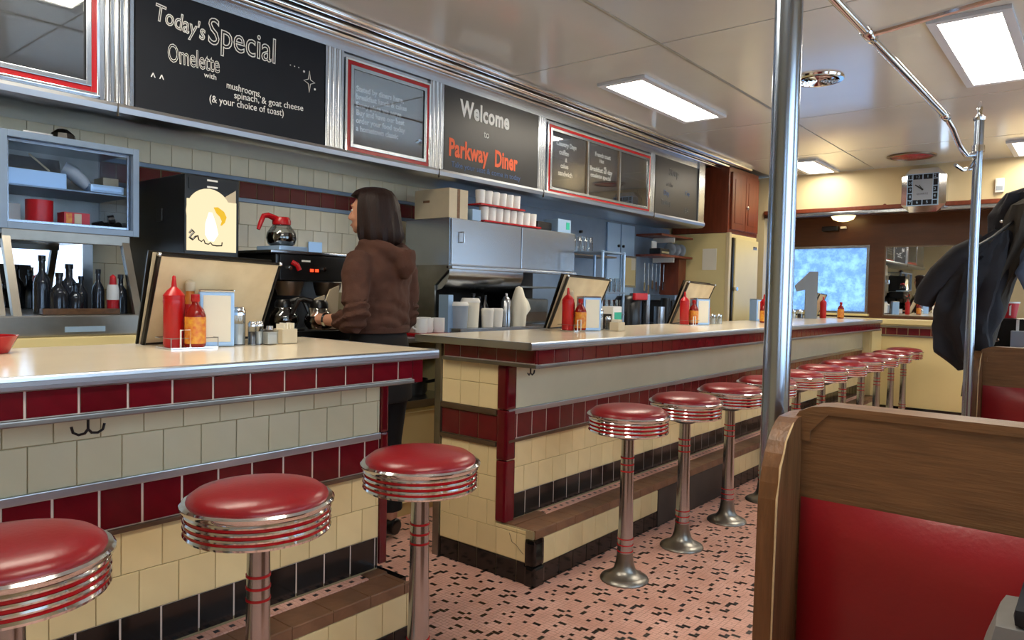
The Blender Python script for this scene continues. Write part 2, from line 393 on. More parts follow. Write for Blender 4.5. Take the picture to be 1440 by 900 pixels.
# right wall with the windows that light the booths
wr = thing('wall_right', 'cream wall with the row of booth windows', 'wall', (RX, 0, 0), kind='structure')
wins = [(-1.6, -.2), (.25, 1.65), (2.1, 3.5), (3.95, 5.35), (5.8, 7.2), (7.5, 8.4)]
part('wall_board', bx(RX, RX+.1, FY, EY, 0, .95), 'creamwall', wr); part('wall_board', bx(RX, RX+.1, FY, EY, 2.15, CZ), 'creamwall', wr)
e = FY
for a, b in wins+[(EY, EY)]:
    part('wall_board', bx(RX, RX+.1, e, a, .95, 2.15), 'creamwall', wr); e = b
for i, (a, b) in enumerate(wins):
    wi = thing('window_%d' % (i+2), 'booth window with steel frame, number %d from the camera end' % (i+1), 'window', (RX, (a+b)/2, .95), kind='structure')
    f = B()
    for c, d, g, h in ((a, a+.04, .95, 2.15), (b-.04, b, .95, 2.15), (a+.04, b-.04, .95, .99), (a+.04, b-.04, 2.11, 2.15)): box(f, RX-.01, RX+.06, c, d, g, h)
    part('window_frame', f, 'steel', wi); part('window_pane', bx(RX+.03, RX+.035, a+.04, b-.04, .99, 2.11), 'pane', wi)
wn = solo('wall_near', bx(WX, RX, FY-.1, FY, 0, CZ), 'creamwall', 'cream wall behind the viewer', 'wall', kind='structure')

# ------------------------------------------------------------------ ceiling lights and vents
def ceiling_light(x0, x1, y0, y1, label, grp='ceiling light panels'):
    x0 -= .012; x1 += .012; y0 -= .012; y1 += .012
    t = thing('ceiling_light', label, 'ceiling light', ((x0+x1)/2, (y0+y1)/2, CZ), group=grp)
    f = B(); z0 = CZ-.022; k = .045
    for a, b, c, d in ((x0, x0+k, y0, y1), (x1-k, x1, y0, y1), (x0+k, x1-k, y0, y0+k), (x0+k, x1-k, y1-k, y1)): box(f, a, b, c, d, z0, CZ-.0005, .003)
    part('light_frame', f, 'lightframe', t); part('light_diffuser', bx(x0+k, x1-k, y0+k, y1-k, z0+.006, CZ-.002), 'lamp', t)
ceiling_light(-2.72, -2.38, 4.2, 5.48, 'long ceiling light panel over the counter beside the welcome board')
ceiling_light(-.76, -.42, 4.22, 5.6, 'wide ceiling light panel at the top right above the booths')
ceiling_light(-2.68, -2.36, 7.7, 8.52, 'far ceiling light panel near the cream header wall behind the main pole')
ceiling_light(-.74, -.38, 7.75, 8.5, 'far ceiling light panel at the right edge above the wall sensor')
ceiling_light(-2.72, -2.38, .25, 1.5, 'ceiling light panel over the near counter, outside the view', 'ceiling light panels out of view')
ceiling_light(-.76, -.42, .25, 1.5, 'ceiling light panel above the near booth, outside the view', 'ceiling light panels out of view')
v = thing('ceiling_vent', 'round chrome ceiling vent with rings and a red rim, right of the main pole', 'vent', (-1.51, 4.92, CZ))
part('vent_rim', lathe(B(), [(.16, 0), (.155, -.012), (.13, -.014), (.125, 0)], (-1.51, 4.92, CZ-.001), 36), 'chrome', v, True)
part('vent_back', lathe(B(), [(.125, -.001), (.0, -.001)], (-1.51, 4.92, CZ-.001), 36), 'redpaint', v)
for r in (.105, .082, .059, .036, .015):
    part('vent_ring', lathe(B(), [(r, -.002), (r+.005, -.014), (r+.002, -.016), (r-.003, -.004)], (-1.51, 4.92, CZ), 28), 'chrome', v, True)
v = thing('ceiling_vent', 'flat round dark red ceiling vent in front of the clock', 'vent', (-1.55, 8.05, CZ))
part('vent_rim', lathe(B(), [(.22, 0), (.215, -.012), (.19, -.014), (.185, 0)], (-1.55, 8.05, CZ-.001), 32), 'brownstrip', v, True)
part('vent_plate', lathe(B(), [(.187, -.003), (.1, -.01), (0, -.012)], (-1.55, 8.05, CZ-.001), 32), 'redpaint', v, True)

# ================================================================== SIGN BOX over the back counter
SX = -3.3; S0, S1 = -.6, 7.12
sb = thing('sign_box', 'long stainless steel sign box hung over the back counter', 'sign box', (SX, 3, 1.97))
part('carcass', bx(WX+.012, SX-.012, S0, S1, 2.035, CZ-.002), 'steel', sb)
part('bottom_tray', prism(B(), [(WX+.012, 2.035), (SX-.012, 2.035), (SX+.025, 2.03), (SX+.032, 2.015), (SX+.026, 1.992), (SX+.0, 1.975), (SX-.05, 1.972), (WX+.012, 1.995)], 'Y', S0, S1), 'edgesteel', sb, True)
part('top_band', prism(B(), [(SX-.012, 2.565), (SX+.004, 2.57), (SX+.006, 2.63), (SX-.012, 2.635)], 'Y', S0, S1), 'steel', sb)
def rib(x0, z0, x1, z1, bulge, m, y1):
    P = []; n = 8
    for i in range(n+1):
        t = i/n; a = PI*t; P.append((x0+(x1-x0)*t+bulge*math.sin(a)*.9, z0+(z1-z0)*t-bulge*math.sin(a)*.8))
    part('moulding_rib', prism(B(), P+[(x1-.02, CZ), (x0-.02, CZ)] if False else P+[(x0, CZ-.002)], 'Y', S0, y1), m, sb, True)
rib(SX+.004, 2.630, SX+.055, 2.652, .020, 'chrome', 7.5)
rib(SX+.06, 2.652, SX+.075, 2.652, .004, 'joint', 7.5)
rib(SX+.078, 2.640, SX+.14, 2.668, .022, 'chrome', 7.7)
rib(SX+.15, 2.668, SX+.165, 2.668, .004, 'joint', 7.7)
rib(SX+.168, 2.660, SX+.215, 2.684, .018, 'chrome', 7.9)
part('end_cap', bx(SX-.012, SX+.02, 6.98, S1, 2.02, 2.64, bev=.006), 'steel', sb)
# fluted pilasters between panels
for a, b in ((1.27, 1.405), (2.40, 2.52), (3.18, 3.30), (4.285, 4.385), (5.98, 6.075)):
    part('pilaster', bx(SX-.012, SX+.003, a, b, 2.03, 2.57), 'steel', sb)
    k = 3; w_ = (b-a-.02)/k
    for i in range(k): part('flute', lathe(B(), [(w_*.44, 2.032), (w_*.44, 2.568)], (SX-.004, a+.01+w_*(i+.5), 0), 10), 'steel_v', sb, True)
for yy in (1.33, 3.24, 4.33, 6.03): part('seam', bx(SX+.02, SX+.034, yy-.002, yy+.002, 1.975, 2.03), 'joint', sb)

def board(name, y0, y1, z0, z1, m, label):
    t = thing(name, label, 'sign', (SX, (y0+y1)/2, z0))
    part('panel', bx(SX-.012, SX+.004, y0, y1, z0, z1), m, t)
    return t
def framed(y0, y1, z0, z1, label, panes):
    t = thing('menu_board', label, 'sign', (SX, (y0+y1)/2, z0)); k = .026
    def ring(nm, a, b, c, d, k, x1, m):
        f = B()
        for p in ((a, a+k, c, d), (b-k, b, c, d), (a+k, b-k, c, c+k), (a+k, b-k, d-k, d)): box(f, SX-.01, x1, *p, .002)
        part(nm, f, m, t)
    ring('outer_frame', y0, y1, z0, z1, .012, SX+.016, 'chrome')
    ring('red_frame', y0+.012, y1-.012, z0+.012, z1-.012, .022, SX+.012, 'redpaint')
    ring('inner_frame', y0+.034, y1-.034, z0+.034, z1-.034, .02, SX+.018, 'steel')
    a, b = y0+.054, y1-.054; W_ = (b-a)/panes
    for i in range(panes):
        part('panel', bx(SX-.01, SX-.002, a+W_*i, a+W_*(i+1), z0+.054, z1-.054), 'chalk_gloss', t)
        part('glass_pane', bx(SX+.010, SX+.0125, a+W_*i+.008, a+W_*(i+1)-.008, z0+.056, z1-.056), 'pane', t)
        if i: part('mullion', bx(SX-.01, SX+.016, a+W_*i-.022, a+W_*i-.010, z0+.05, z1-.05), 'brownstrip', t); part('mullion', bx(SX-.01, SX+.02, a+W_*i-.008, a+W_*i+.008, z0+.05, z1-.05, bev=.002), 'steel', t)
    return t
# 1: near framed board, out of the left edge
framed(.3, 1.265, 2.045, 2.6, 'red and chrome framed dark board at the left edge of the sign box', 1)
# 2: special board
t = board('chalk_board', 1.412, 2.392, 2.035, 2.575, 'chalk', 'large black chalkboard reading Today\'s Special Omelette')
text("Today's", t, 'chalkwhite', 1.49, 2.435, .105, SX+.005, squeeze=.72, outline=.0026, rot=-.13)
text('Special', t, 'chalkwhite', 1.735, 2.40, .175, SX+.005, squeeze=.76, outline=.0028, rot=-.02)
text('Omelette', t, 'chalkwhite', 1.55, 2.268, .115, SX+.005, squeeze=.55, outline=.0018, rot=.02)
text('with', t, 'chalkwhite', 1.72, 2.237, .035, SX+.005)
text('mushrooms,', t, 'chalkwhite', 1.83, 2.212, .046, SX+.005, squeeze=.8, rot=-.03)
text('spinach, & goat cheese', t, 'chalkwhite', 1.87, 2.172, .046, SX+.005, squeeze=.93, rot=.045)
text('(& your choice of toast)', t, 'chalkwhite', 1.745, 2.128, .048, SX+.005, squeeze=.86, rot=.03)
text('^ ^', t, 'chalkwhite', 1.475, 2.165, .05, SX+.005)
text('. . .', t, 'chalkwhite', 2.175, 2.405, .05, SX+.005)
st = []
for i in range(8):
    a = i*PI/4; r = (.055, .016)[i % 2]; st.append((SX+.006, 2.295+r*.62*math.sin(a), 2.35+r*math.cos(a)))
part('star', tube(B(), st, .0022, 5, closed=True), 'chalkwhite', t)
for p in ((2.262, 2.395), (2.33, 2.318)): part('star_dot', lathe(B(), [(.006, 0), (.006, .001)], (SX+.005, *p), 8, 'X'), 'chalkwhite', t)
# 3: framed notice
t = framed(2.525, 3.172, 2.02, 2.54, 'red and chrome framed notice of six handwritten lines behind glass', 1)
for i, s in enumerate(['Stated by diners here,', 'breakfast lunch & cakes', 'Every plate we serve', 'Buy and have our best', 'order your food today', 'a hometown classic']):
    text(s, t, 'chalkwhite', 2.61, 2.375-i*.044, .043, SX-.0015, squeeze=.93, rot=.02, bold=.0012)
# 4: welcome
t = board('chalk_board', 3.305, 4.28, 2.03, 2.575, 'chalk_gloss', 'dark chalkboard reading Welcome to Parkway Diner')
text('Welcome', t, 'chalkwhite', 3.45, 2.405, .15, SX+.005, squeeze=.78, outline=0, spacing=1.08, bold=.005)
text('to', t, 'chalkwhite', 3.68, 2.305, .07, SX+.005, squeeze=.9)
text('Parkway', t, 'chalkorange', 3.345, 2.135, .155, SX+.005, squeeze=.70, spacing=1.03, bold=.005)
text('Diner', t, 'chalkorange', 3.795, 2.13, .155, SX+.005, squeeze=.66, spacing=1.03, bold=.005)
text('Take your seat & come in today', t, 'chalkblue', 3.37, 2.065, .052, SX+.005, squeeze=1.05)
# 5: three pane frame
t = framed(4.39, 5.975, 2.015, 2.545, 'wide red framed menu board of three dark panes', 3)
for (yy, zz, s, sz) in ((4.52, 2.40, 'Country Days', .05), (4.56, 2.335, 'coffee', .055), (4.64, 2.285, '&', .045), (4.58, 2.235, 'cakes', .05), (4.55, 2.175, 'sandwich', .055),
                        (5.06, 2.40, 'French toast', .05), (5.13, 2.355, 'Hot', .045), (5.2, 2.31, 'or', .04), (4.99, 2.275, 'Breakfast all day', .055), (5.0, 2.225, 'omelette special', .05)):
    text(s, t, 'chalkwhite', yy, zz, sz, SX-.0015, squeeze=.95, bold=.0012)
# 6: faded board
t = board('chalk_board', 6.085, 6.975, 2.0, 2.57, 'chalk_gloss', 'grey chalkboard with faded writing at the far end of the sign box')
for (yy, zz, s, sz, m) in ((6.35, 2.42, 'Soup', .10, 'chalkfaint'), (6.3, 2.31, 'of the', .06, 'chalkfaint'), (6.25, 2.22, 'Day', .07, 'chalkblue'), (6.2, 2.13, 'Turkey', .07, 'chalkfaint'), (6.7, 2.27, 'Cup', .06, 'chalkblue'), (6.7, 2.09, '$4', .08, 'chalkfaint')):
    text(s, t, m, yy, zz, sz, SX+.005)

# ================================================================== FRONT COUNTERS
BX, DX = -2.0255, -1.8545   # backing planes of body and drop; tiles stand 4.5 mm proud
def counter(name, label, y0, y1, ph, upper, far, brk=None, end=False):
    t = thing(name, label, 'counter', (-2.2, (y0+y1)/2, 0))
    part('carcass', bx(-2.40, BX, y0+.002, y1, .24, 1.024), 'grout_dark', t)
    part('drop_front', bx(-2.05, DX, y0-.012, y1, .95, 1.024), 'grout', t)
    part('red_backing', bx(BX-.002, BX+.0015, y0, y1, .6, .73), 'grout', t); part('black_backing', bx(BX-.002, BX+.0022, y0, y1, .260, .3615), 'grout', t)
    F = dict(far=far)
    tile_row(t, 'red_tile', 'red_tile', 'X', DX, ph[0], .11, y0-.012, y1, .957, 1.023, .006, **F)
    part('drop_trim', bx(DX-.02, DX+.013, y0-.014, y1, .943, .957, bev=.003), 'steel_dull', t)
    if upper:
        tile_row(t, 'pale_tile', 'pale', 'X', BX, ph[1], .11, y0, y1, .862, .955, .0022, **F)
        tile_row(t, 'pale_tile', 'pale', 'X', BX, ph[2], .11, y0, y1, .745, .862, .0022, **F)
    else:
        part('enamel_panel', bx(BX, BX+.0045, y0+.05, y1, .747, .95), 'pale', t)
    part('steel_strip', bx(BX, BX+.012, y0, y1, .724, .746, bev=.002), 'edgesteel', t)
    tile_row(t, 'red_tile', 'red_tile', 'X', BX, ph[3], .11, y0, y1, .611, .724, .0065, **F)
    part('lower_strip', bx(BX, BX+.014, y0, y1, .598, .611, bev=.003), 'brownstrip', t)
    tile_row(t, 'cream_tile', 'cream', 'X', BX, ph[4], .11, y0, y1, .48, .597, .002, **F)
    tile_row(t, 'cream_tile', 'cream', 'X', BX, ph[5], .11, y0, y1, .363, .48, .002, **F)
    tile_row(t, 'black_tile', 'black_tile', 'X', BX, ph[6], .11, y0, y1, .248, .364, .0055, **F)
    # foot ledge
    segs = [(y0, y1)] if not brk else [(y0, brk[0]), (brk[1], y1)]
    part('ledge_core', bx(-2.40, -1.857, y0+.004, y1, 0.0, .240), 'grout_dark', t)
    ms = y0+.23 if end else y0
    me_ = y1 if end else y1-.08
    a = B(); b = B(); u = .0165; yy = ms; i = 0
    while yy < me_-u:
        for j in range(3):
            x = BX+.006+j*u; blk = (j == 1 and i % 3 == 0)
            box(b if blk else a, x+.001, x+u-.001, yy+.001, yy+u-.001, .24, .2455)
        yy += u; i += 1
    part('pink_mosaic', a, 'pink', t, kind='stuff'); part('black_mosaic', b, 'blackmos', t, kind='stuff')
    xm = BX+.006+3*u
    tile_row(t, 'brown_tile', 'brown_tile', 'Z', .238, y0, .15, y0, y1, xm+.001, -1.85, .002, far=far)
    if end: part('brown_tile', bx(BX-.03, xm, y0, ms, .238, .247), 'brown_tile', t)
    else: part('brown_tile', bx(BX+.006, xm, me_, y1, .238, .247), 'brown_tile', t)
    tile_row(t, 'brown_tile', 'brown_tile', 'X', -1.857, y0, .15, y0, y1, .204, .246, .002, far=far)
    for s0, s1 in segs:
        tile_row(t, 'cream_tile', 'cream', 'X', -1.857, ph[2], .11, s0+(.06 if end and s0 == y0 else 0), s1, .088, .203, .002, **F)
        tile_row(t, 'black_tile', 'black_tile', 'X', -1.857, ph[3], .11, s0+(.06 if end and s0 == y0 else 0), s1, .0, .087, .004, **F)
    if brk: part('dark_panel', bx(-1.858, -1.849, brk[0], brk[1], 0, .205, bev=.003), 'darkpanel', t)
    return t
c1 = counter('counter', 'near lunch counter with red band and cream tiles, left of the aisle gap', -1.0, 1.722, (.5563, .669, .612, .556, .83, .767, .718), True, None)
# end trim of the near counter: dark red rounded corner tiles
for z0, z1 in ((.262, .52), (.522, .745), (.747, .94)):
    part('corner_tile', bx(-2.40, BX+.012, 1.722, 1.757, z0, z1, bev=.008), 'red_tile', c1)
part('end_panel', bx(-2.40, -1.9, 1.722, 1.75, 0, .24), 'black_tile', c1)
part('drop_end', bx(-2.3, DX+.0045, 1.722, 1.768, .944, 1.023), 'red_tile', c1)
c2 = counter('counter', 'long far lunch counter with open tiled end facing the aisle gap', 2.45, 8.42, (2.4457, .669, .612, 2.408, 2.519, 2.574, 2.478), False, 4.75, (3.545, 4.54), True)
EYp = 2.45
part('end_backing', bx(-2.418, -1.862, EYp-.006, EYp+.02, 0, .24), 'grout_dark', c2); part('end_backing', bx(-2.418, BX-.02, EYp-.006, EYp+.02, .24, 1.02), 'grout_dark', c2)
def end_row(m, z0, z1, x0, x1, ph, gap, nm): tile_row(c2, nm, m, '-Y', EYp-.006, ph, .1165, x0, x1, z0, z1, gap)
XL, XR = -2.418, -2.072
end_row('cream', .853, .944, XL, XR, -2.30, .002, 'cream_tile'); end_row('cream', .742, .853, XL, XR, -2.30, .002, 'cream_tile')
end_row('red_tile', .598, .716, XL, XR, -2.305, .0045, 'red_tile')
end_row('cream', .440, .576, XL, XR, -2.24, .002, 'cream_tile'); end_row('cream', .331, .440, XL, XR, -2.18, .002, 'cream_tile')
end_row('cream', .218, .331, XL, XR, -2.24, .002, 'cream_tile'); end_row('cream', .098, .218, XL, -1.90, -2.299, .002, 'cream_tile')
end_row('cream', .219, .236, XR, -1.90, -2.299, .002, 'cream_tile')
end_row('black_tile', .0, .097, XL, -1.90, -2.299, .004, 'black_tile')
part('steel_strip', bx(XL, XR, EYp-.02, EYp-.004, .718, .741, bev=.003), 'brownstrip', c2)
part('lower_strip', bx(XL, XR, EYp-.02, EYp-.004, .577, .597, bev=.003), 'brownstrip', c2)
part('end_drop', bx(-2.39, DX-.001, 2.425, 2.437, .950, 1.0215), 'grout', c2)
part('corner_tile', bx(DX-.001, DX+.0045, 2.4215, 2.4365, .962, 1.0215, bev=.002), 'red_tile', c2)
tile_row(c2, 'red_tile', 'red_tile', '-Y', 2.425, -2.289, .11, -2.39, DX-.001, .962, 1.022, .0045)
part('drop_trim', bx(-2.40, DX+.014, 2.412, 2.445, .944, .960, bev=.003), 'steel_dull', c2)
for z0, z1 in ((.246, .52), (.522, .745), (.747, .943)):   # dark red corner strip
    part('corner_tile', bx(-2.070, BX+.013, EYp-.018, EYp+.05, z0, z1, bev=.012), 'red_tile', c2)
part('corner_tile', bx(-1.90, -1.846, EYp-.018, EYp+.06, .088, .205, bev=.018), 'black_tile', c2)
part('corner_tile', bx(-1.90, -1.842, EYp-.02, EYp+.06, 0, .088, bev=.014), 'black_tile', c2)
part('crack', tube(B(), [(-1.985, EYp-.0155, .21), (-1.97, EYp-.0155, .175), (-1.945, EYp-.0155, .165), (-1.92, EYp-.0155, .145), (-1.905, EYp-.0155, .135)], .0012, 4), 'dark', c2, label='crack in the end tile')
part('steel_post', bx(-2.460, -2.419, EYp-.02, EYp+.03, 0, 1.02, bev=.004), 'steel_dull', c2)
for par, yy in ((c1, .715), (c2, 2.49)):    # purse hooks under the overhang
    h = B(); x = -1.93; s = .9
    if par is c1: h1 = [[(x, yy, .944), (x, yy, .905), (x, yy+.008, .895), (x, yy+.022, .893), (x, yy+.034, .90), (x, yy+.038, .915)], [(x, yy, .905), (x, yy-.008, .895), (x, yy-.022, .893), (x, yy-.034, .90), (x, yy-.038, .915)]]
    else: h1 = [[(x, yy, .944), (x, yy, .915), (x, yy+.012, .905), (x, yy+.024, .912), (x, yy+.028, .925)], [(x, yy, .915), (x, yy-.01, .906), (x, yy-.02, .915)]]
    for q in h1: tube(h, q, .0035, 6)
    part('purse_hook', h, 'black', par, True)
# worktops
def countertop(label, y0, y1, x0, x1):
    t = thing('countertop', label, 'countertop', ((x0+x1)/2, (y0+y1)/2, 1.025))
    part('top', bx(x0, x1-.012, y0+.012, y1-.012, 1.026, 1.055), 'laminate', t)
    pr = [(1.0225, 0), (1.0225, .011), (1.0255, .0145), (1.033, .015), (1.034, .0138), (1.035, .015), (1.043, .0152), (1.044, .014), (1.045, .0152), (1.052, .0145), (1.0555, .010), (1.0555, 0)]
    pts = [(x1-.012+d, z) for z, d in pr]
    e = B(); prism(e, pts, 'Y', y0, y1); part('metal_edge', e, 'edgesteel', t, True)
    for yy, sg in ((y0, 1), (y1, -1)):
        part('metal_edge', bx(x0, x1-.004, yy, yy+sg*.012, 1.0225, 1.0555, bev=.003), 'edgesteel', t)
    return t
countertop('cream worktop of the near counter with a ribbed metal edge', -1.0, 1.833, -2.66, -1.838)
countertop('cream worktop of the long far counter', 2.372, 8.44, -2.54, -1.838)
part('bracket', bx(-2.40, -2.40+.02, 1.5, 1.52, .9, 1.02), 'steel', c1)

# return counter at the far end
rc = thing('return_counter', 'cream return counter under the far window with a red tile band', 'counter', (-1.4, 8.9, 0))
part('body', bx(-3.2, -.45, 8.86, EY-.002, 0, 1.0), 'creampanel', rc)
part('top', bx(-3.2, -.45, 8.83, EY-.002, 1.0, 1.055, bev=.006), 'creampanel', rc)
tile_row(rc, 'red_tile', 'red_tile', '-Y', 8.86, -2.0, .11, -2.02, -.45, .885, .965, .0045)
part('metal_strip', bx(-2.02, -.45, 8.842, 8.86, .868, .884), 'steel_dull', rc); part('metal_strip', bx(-2.02, -.45, 8.835, 8.86, .966, .985), 'steel_dull', rc)
part('kick_tile', bx(-2.02, -.45, 8.848, 8.86, 0, .1), 'black_tile', rc)
part('side_body', bx(-2.10, -1.95, 8.425, 8.86, 0, 1.02), 'creampanel', rc)
part('side_pillar', bx(-1.95, -1.93, 8.43, 8.86, 0, .95), 'creampanel', rc)

# ================================================================== STOOLS
def make_stool():
    t = thing('bar_stool', '', 'stool')
    n = 40
    part('cushion', lathe(B(), [(.166, .728), (.170, .739), (.166, .752), (.150, .764), (.11, .773), (.06, .7775), (0, .779)], n=n), 'vinyl', t, True)
    pr = [(.0, .662), (.165, .660), (.173, .663), (.176, .669), (.173, .6745)]
    for k in range(3):
        z = .6745+k*.0165
        pr += [(.1705, z), (.1705, z+.006), (.174, z+.0075), (.176, z+.0115), (.174, z+.0155)]
    pr += [(.1725, .7255), (.179, .727), (.183, .733), (.183, .738), (.178, .743), (.168, .744)]
    part('chrome_band', lathe(B(), pr, n=n), 'chrome', t, True)
    for k in range(3):
        z = .6745+k*.0165
        part('red_stripe', lathe(B(), [(.1700, z-.0005), (.1728, z+.0005), (.1728, z+.0062), (.1700, z+.0072)], n=n), 'redpaint', t, True)
    part('hub', lathe(B(), [(.0, .63), (.04, .63), (.09, .652), (.11, .661), (0, .661)], n=24), 'blackm', t, True)
    part('column', lathe(B(), [(.0275, .645), (.0275, .63), (.0295, .40), (.0335, .2), (.0345, .115), (.035, .1), (0, .1)][::-1], n=24), 'stoolsteel', t, True)
    part('base', lathe(B(), [(0, 0), (.106, 0), (.108, .006), (.104, .014), (.085, .024), (.062, .034), (.048, .052), (.040, .078), (.036, .11), (.035, .125)], n=32), 'steel_dull', t, True)
    for z in (.548, .518, .488):
        part('red_ring', lathe(B(), [(.028, z-.0035), (.0305, z-.003), (.0305, z+.003), (.028, z+.0035)], n=20), 'redpaint', t, True)
    for z in (.188, .160, .132):
        part('red_ring', lathe(B(), [(.0335, z-.0026), (.0362, z-.0022), (.0362, z+.0022), (.0335, z+.0026)], n=20), 'redpaint', t, True)
    return t
SXs = -1.61
ords = ['first', 'second', 'third', 'fourth', 'fifth', 'sixth', 'seventh', 'eighth', 'ninth', 'tenth', 'eleventh']
proto = make_stool(); proto.location = (SXs, .455, 0); proto['label'] = 'nearest red stool, cut by the left edge of the picture'; proto['group'] = 'red counter stools'
copy_thing(proto, (SXs, .987, 0), 'middle of the three red stools at the near counter')
copy_thing(proto, (SXs, 1.537, 0), 'red stool standing at the aisle end of the near counter')
for i in range(11):
    lab = ('red stool nearest the tiled end of the far counter' if i == 0 else 'last red stool at the far end, before the cream return counter' if i == 10 else
           '%s red stool along the far counter, counted from its tiled end' % ords[i])
    copy_thing(proto, (SXs, 2.788+.5605*i, 0), lab)

# ================================================================== BOOTHS, POLES, RAIL
def booth(yb, x0, x1, label):
    t = thing('booth_bench', label, 'booth', ((x0+x1)/2, yb, 0))
    top = 1.068; te = 1.046
    part('back_panel', bx(x0+.033, x1, yb, yb+.06, .12, top-.012), 'wood', t)
    part('top_rail', prism(B(), [(x0+.016, 1.0), (x0+.018, top-.032), (x0+.030, top-.014), (x0+.052, top-.004), (x0+.08, top), (x1, top), (x1, top-.014), (x0+.08, top-.016), (x0+.05, top-.05), (x0+.05, 1.0)], 'Y', yb-.004, yb+.064), 'wood', t, label='pale worn top edge')
    # padded back, gently domed
    for s, ya in ((-1, yb), (1, yb+.06)):
        b = B(); nx, nz = 24, 14; g = []
        for i in range(nx+1):
            row = []
            for j in range(nz+1):
                u, v = i/nx, j/nz; d = .004+.04*min(1, 7*min(u, 1-u))**.5*min(1, 6*min(v, 1-v))**.5*(.75+.25*math.sin(PI*v))
                row.append(b.verts.new((x0+.038+(x1-x0-.04)*u, ya+s*d, .47+.425*v)))
            g.append(row)
        for i in range(nx):
            for j in range(nz): b.faces.new((g[i][j], g[i+1][j], g[i+1][j+1], g[i][j+1]))
        part('back_cushion', b, 'vinyl', t, True)
        part('bottom_frame', bx(x0+.036, x1, ya+s*.002, ya+s*.42, .1, .36), 'wood', t)
        part('seat_cushion', bx(x0+.036, x1, ya+s*.008, ya+s*.46, .362, .47, bev=.03), 'vinyl', t, True)
    # shaped end panel
    P = [(yb+.03, te)]
    for i in range(1, 10):
        a = i/9*PI/2; P.append((yb-.006-.115*math.sin(a), te-.165+.165*math.cos(a)))
    P += [(yb-.126, .60), (yb-.16, .5), (yb-.45, .46), (yb-.45, 0)]
    Q = [(2*(yb+.03)-y, z) for y, z in P[1:]]
    part('end_panel', prism(B(), P+Q[::-1], 'X', x0, x0+.034), 'woodv', t)
    wr = [(x0+.0335, y-.0012, z+.0012) for y, z in P[2:11]]
    wr = [(x0+.0335+.0008*math.sin(i*2.7), y, z) for i, (x, y, z) in enumerate(wr)]
    part('worn_edge', tube(B(), wr, [.0012+.0011*abs(math.sin(i*1.9)) for i in range(len(wr))], 5), 'woodworn', t, label='paint-worn bright edge of the end panel')
    return t
booth(1.385, -.465, .9, 'near oak booth bench with a red padded back, bottom right')
booth(3.82, -.452, .9, 'second oak booth bench behind the thin pole')
def pole(x, y, r, zt, label, fin):
    t = thing('pole', label, 'pole', (x, y, 0))
    part('shaft', lathe(B(), [(r, .01), (r, zt)], (x, y, 0), 28), 'poleteel', t, True)
    part('flange', lathe(B(), [(r+.03, 0), (r+.03, .006), (r+.004, .014), (r, .03)], (x, y, 0), 28), 'steel_dull', t, True)
    if fin:
        part('finial', lathe(B(), [(r+.004, zt), (r+.006, zt+.012), (r*.55, zt+.022), (r*.5, zt+.04), (r*.62, zt+.05), (r*.3, zt+.075), (0, zt+.085)], (x, y, 0), 20), 'chrome', t, True)
        part('collar', lathe(B(), [(r, -.03), (r+.006, -.028), (r+.006, .0), (r, .002)], (x, y, 1.93), 20), 'chrome', t, True)
    else: part('ceiling_flange', lathe(B(), [(r, zt-.03), (r+.03, zt-.006), (r+.03, zt)], (x, y, 0), 28), 'steel_dull', t, True)
    return t
pole(-.527, 1.515, .0275, CZ-.001, 'thick chrome floor to ceiling pole beside the near booth', False)
pole(-.452, 3.66, .0185, 2.035, 'slimmer chrome coat pole with a pointed finial beside the second booth', True)
p2 = [o for o in bpy.data.objects if o.name.startswith('pole') and o.type == 'EMPTY'][-1]
for q in ([(-.445, 3.67, 1.50), (-.40, 3.80, 1.55), (-.33, 3.96, 1.64), (-.30, 4.02, 1.72)], [(-.458, 3.675, 1.42), (-.45, 3.8, 1.45), (-.42, 3.90, 1.50), (-.40, 3.93, 1.56)]): part('coat_hook', tube(B(), q, .007, 8), 'blackm', p2, True)
rl = thing('hanging_rail', 'chrome rail running overhead from the near pole to the coat pole', 'rail', (-.51, 2.5, 1.96))
part('rail', tube(B(), [(-.53, 1.52, 1.97), (-.515, 2.3, 1.965), (-.50, 3.15, 1.96)], .0115, 12), 'chrome', rl, True)
part('rail_joint', lathe(B(), [(.012, -.04), (.0155, -.035), (.0155, .035), (.012, .04)], (-.500, 3.15, 1.96), 12, 'Y'), 'chrome', rl, True)
part('rail_joint', lathe(B(), [(.012, -.04), (.0155, -.035), (.0155, .035), (.012, .04)], (-.517, 2.1, 1.966), 12, 'Y'), 'chrome', rl, True)
part('rail_hook', tube(B(), [(-.50, 3.17, 1.96), (-.497, 3.3, 1.945), (-.49, 3.42, 1.90), (-.48, 3.54, 1.875), (-.465, 3.63, 1.885), (-.455, 3.66, 1.91)], .011, 10), 'chrome', rl, True)
part('rail_curl', tube(B(), [(-.462, 3.655, 1.87), (-.47, 3.60, 1.825), (-.49, 3.55, 1.815), (-.51, 3.50, 1.83)], .008, 8), 'chrome', rl, True)
part('cross_rail', tube(B(), [(-.517, 2.1, 1.966), (-.2, 2.06, 1.985), (.94, 2.0, 1.99)], .009, 8), 'chrome', rl, True)

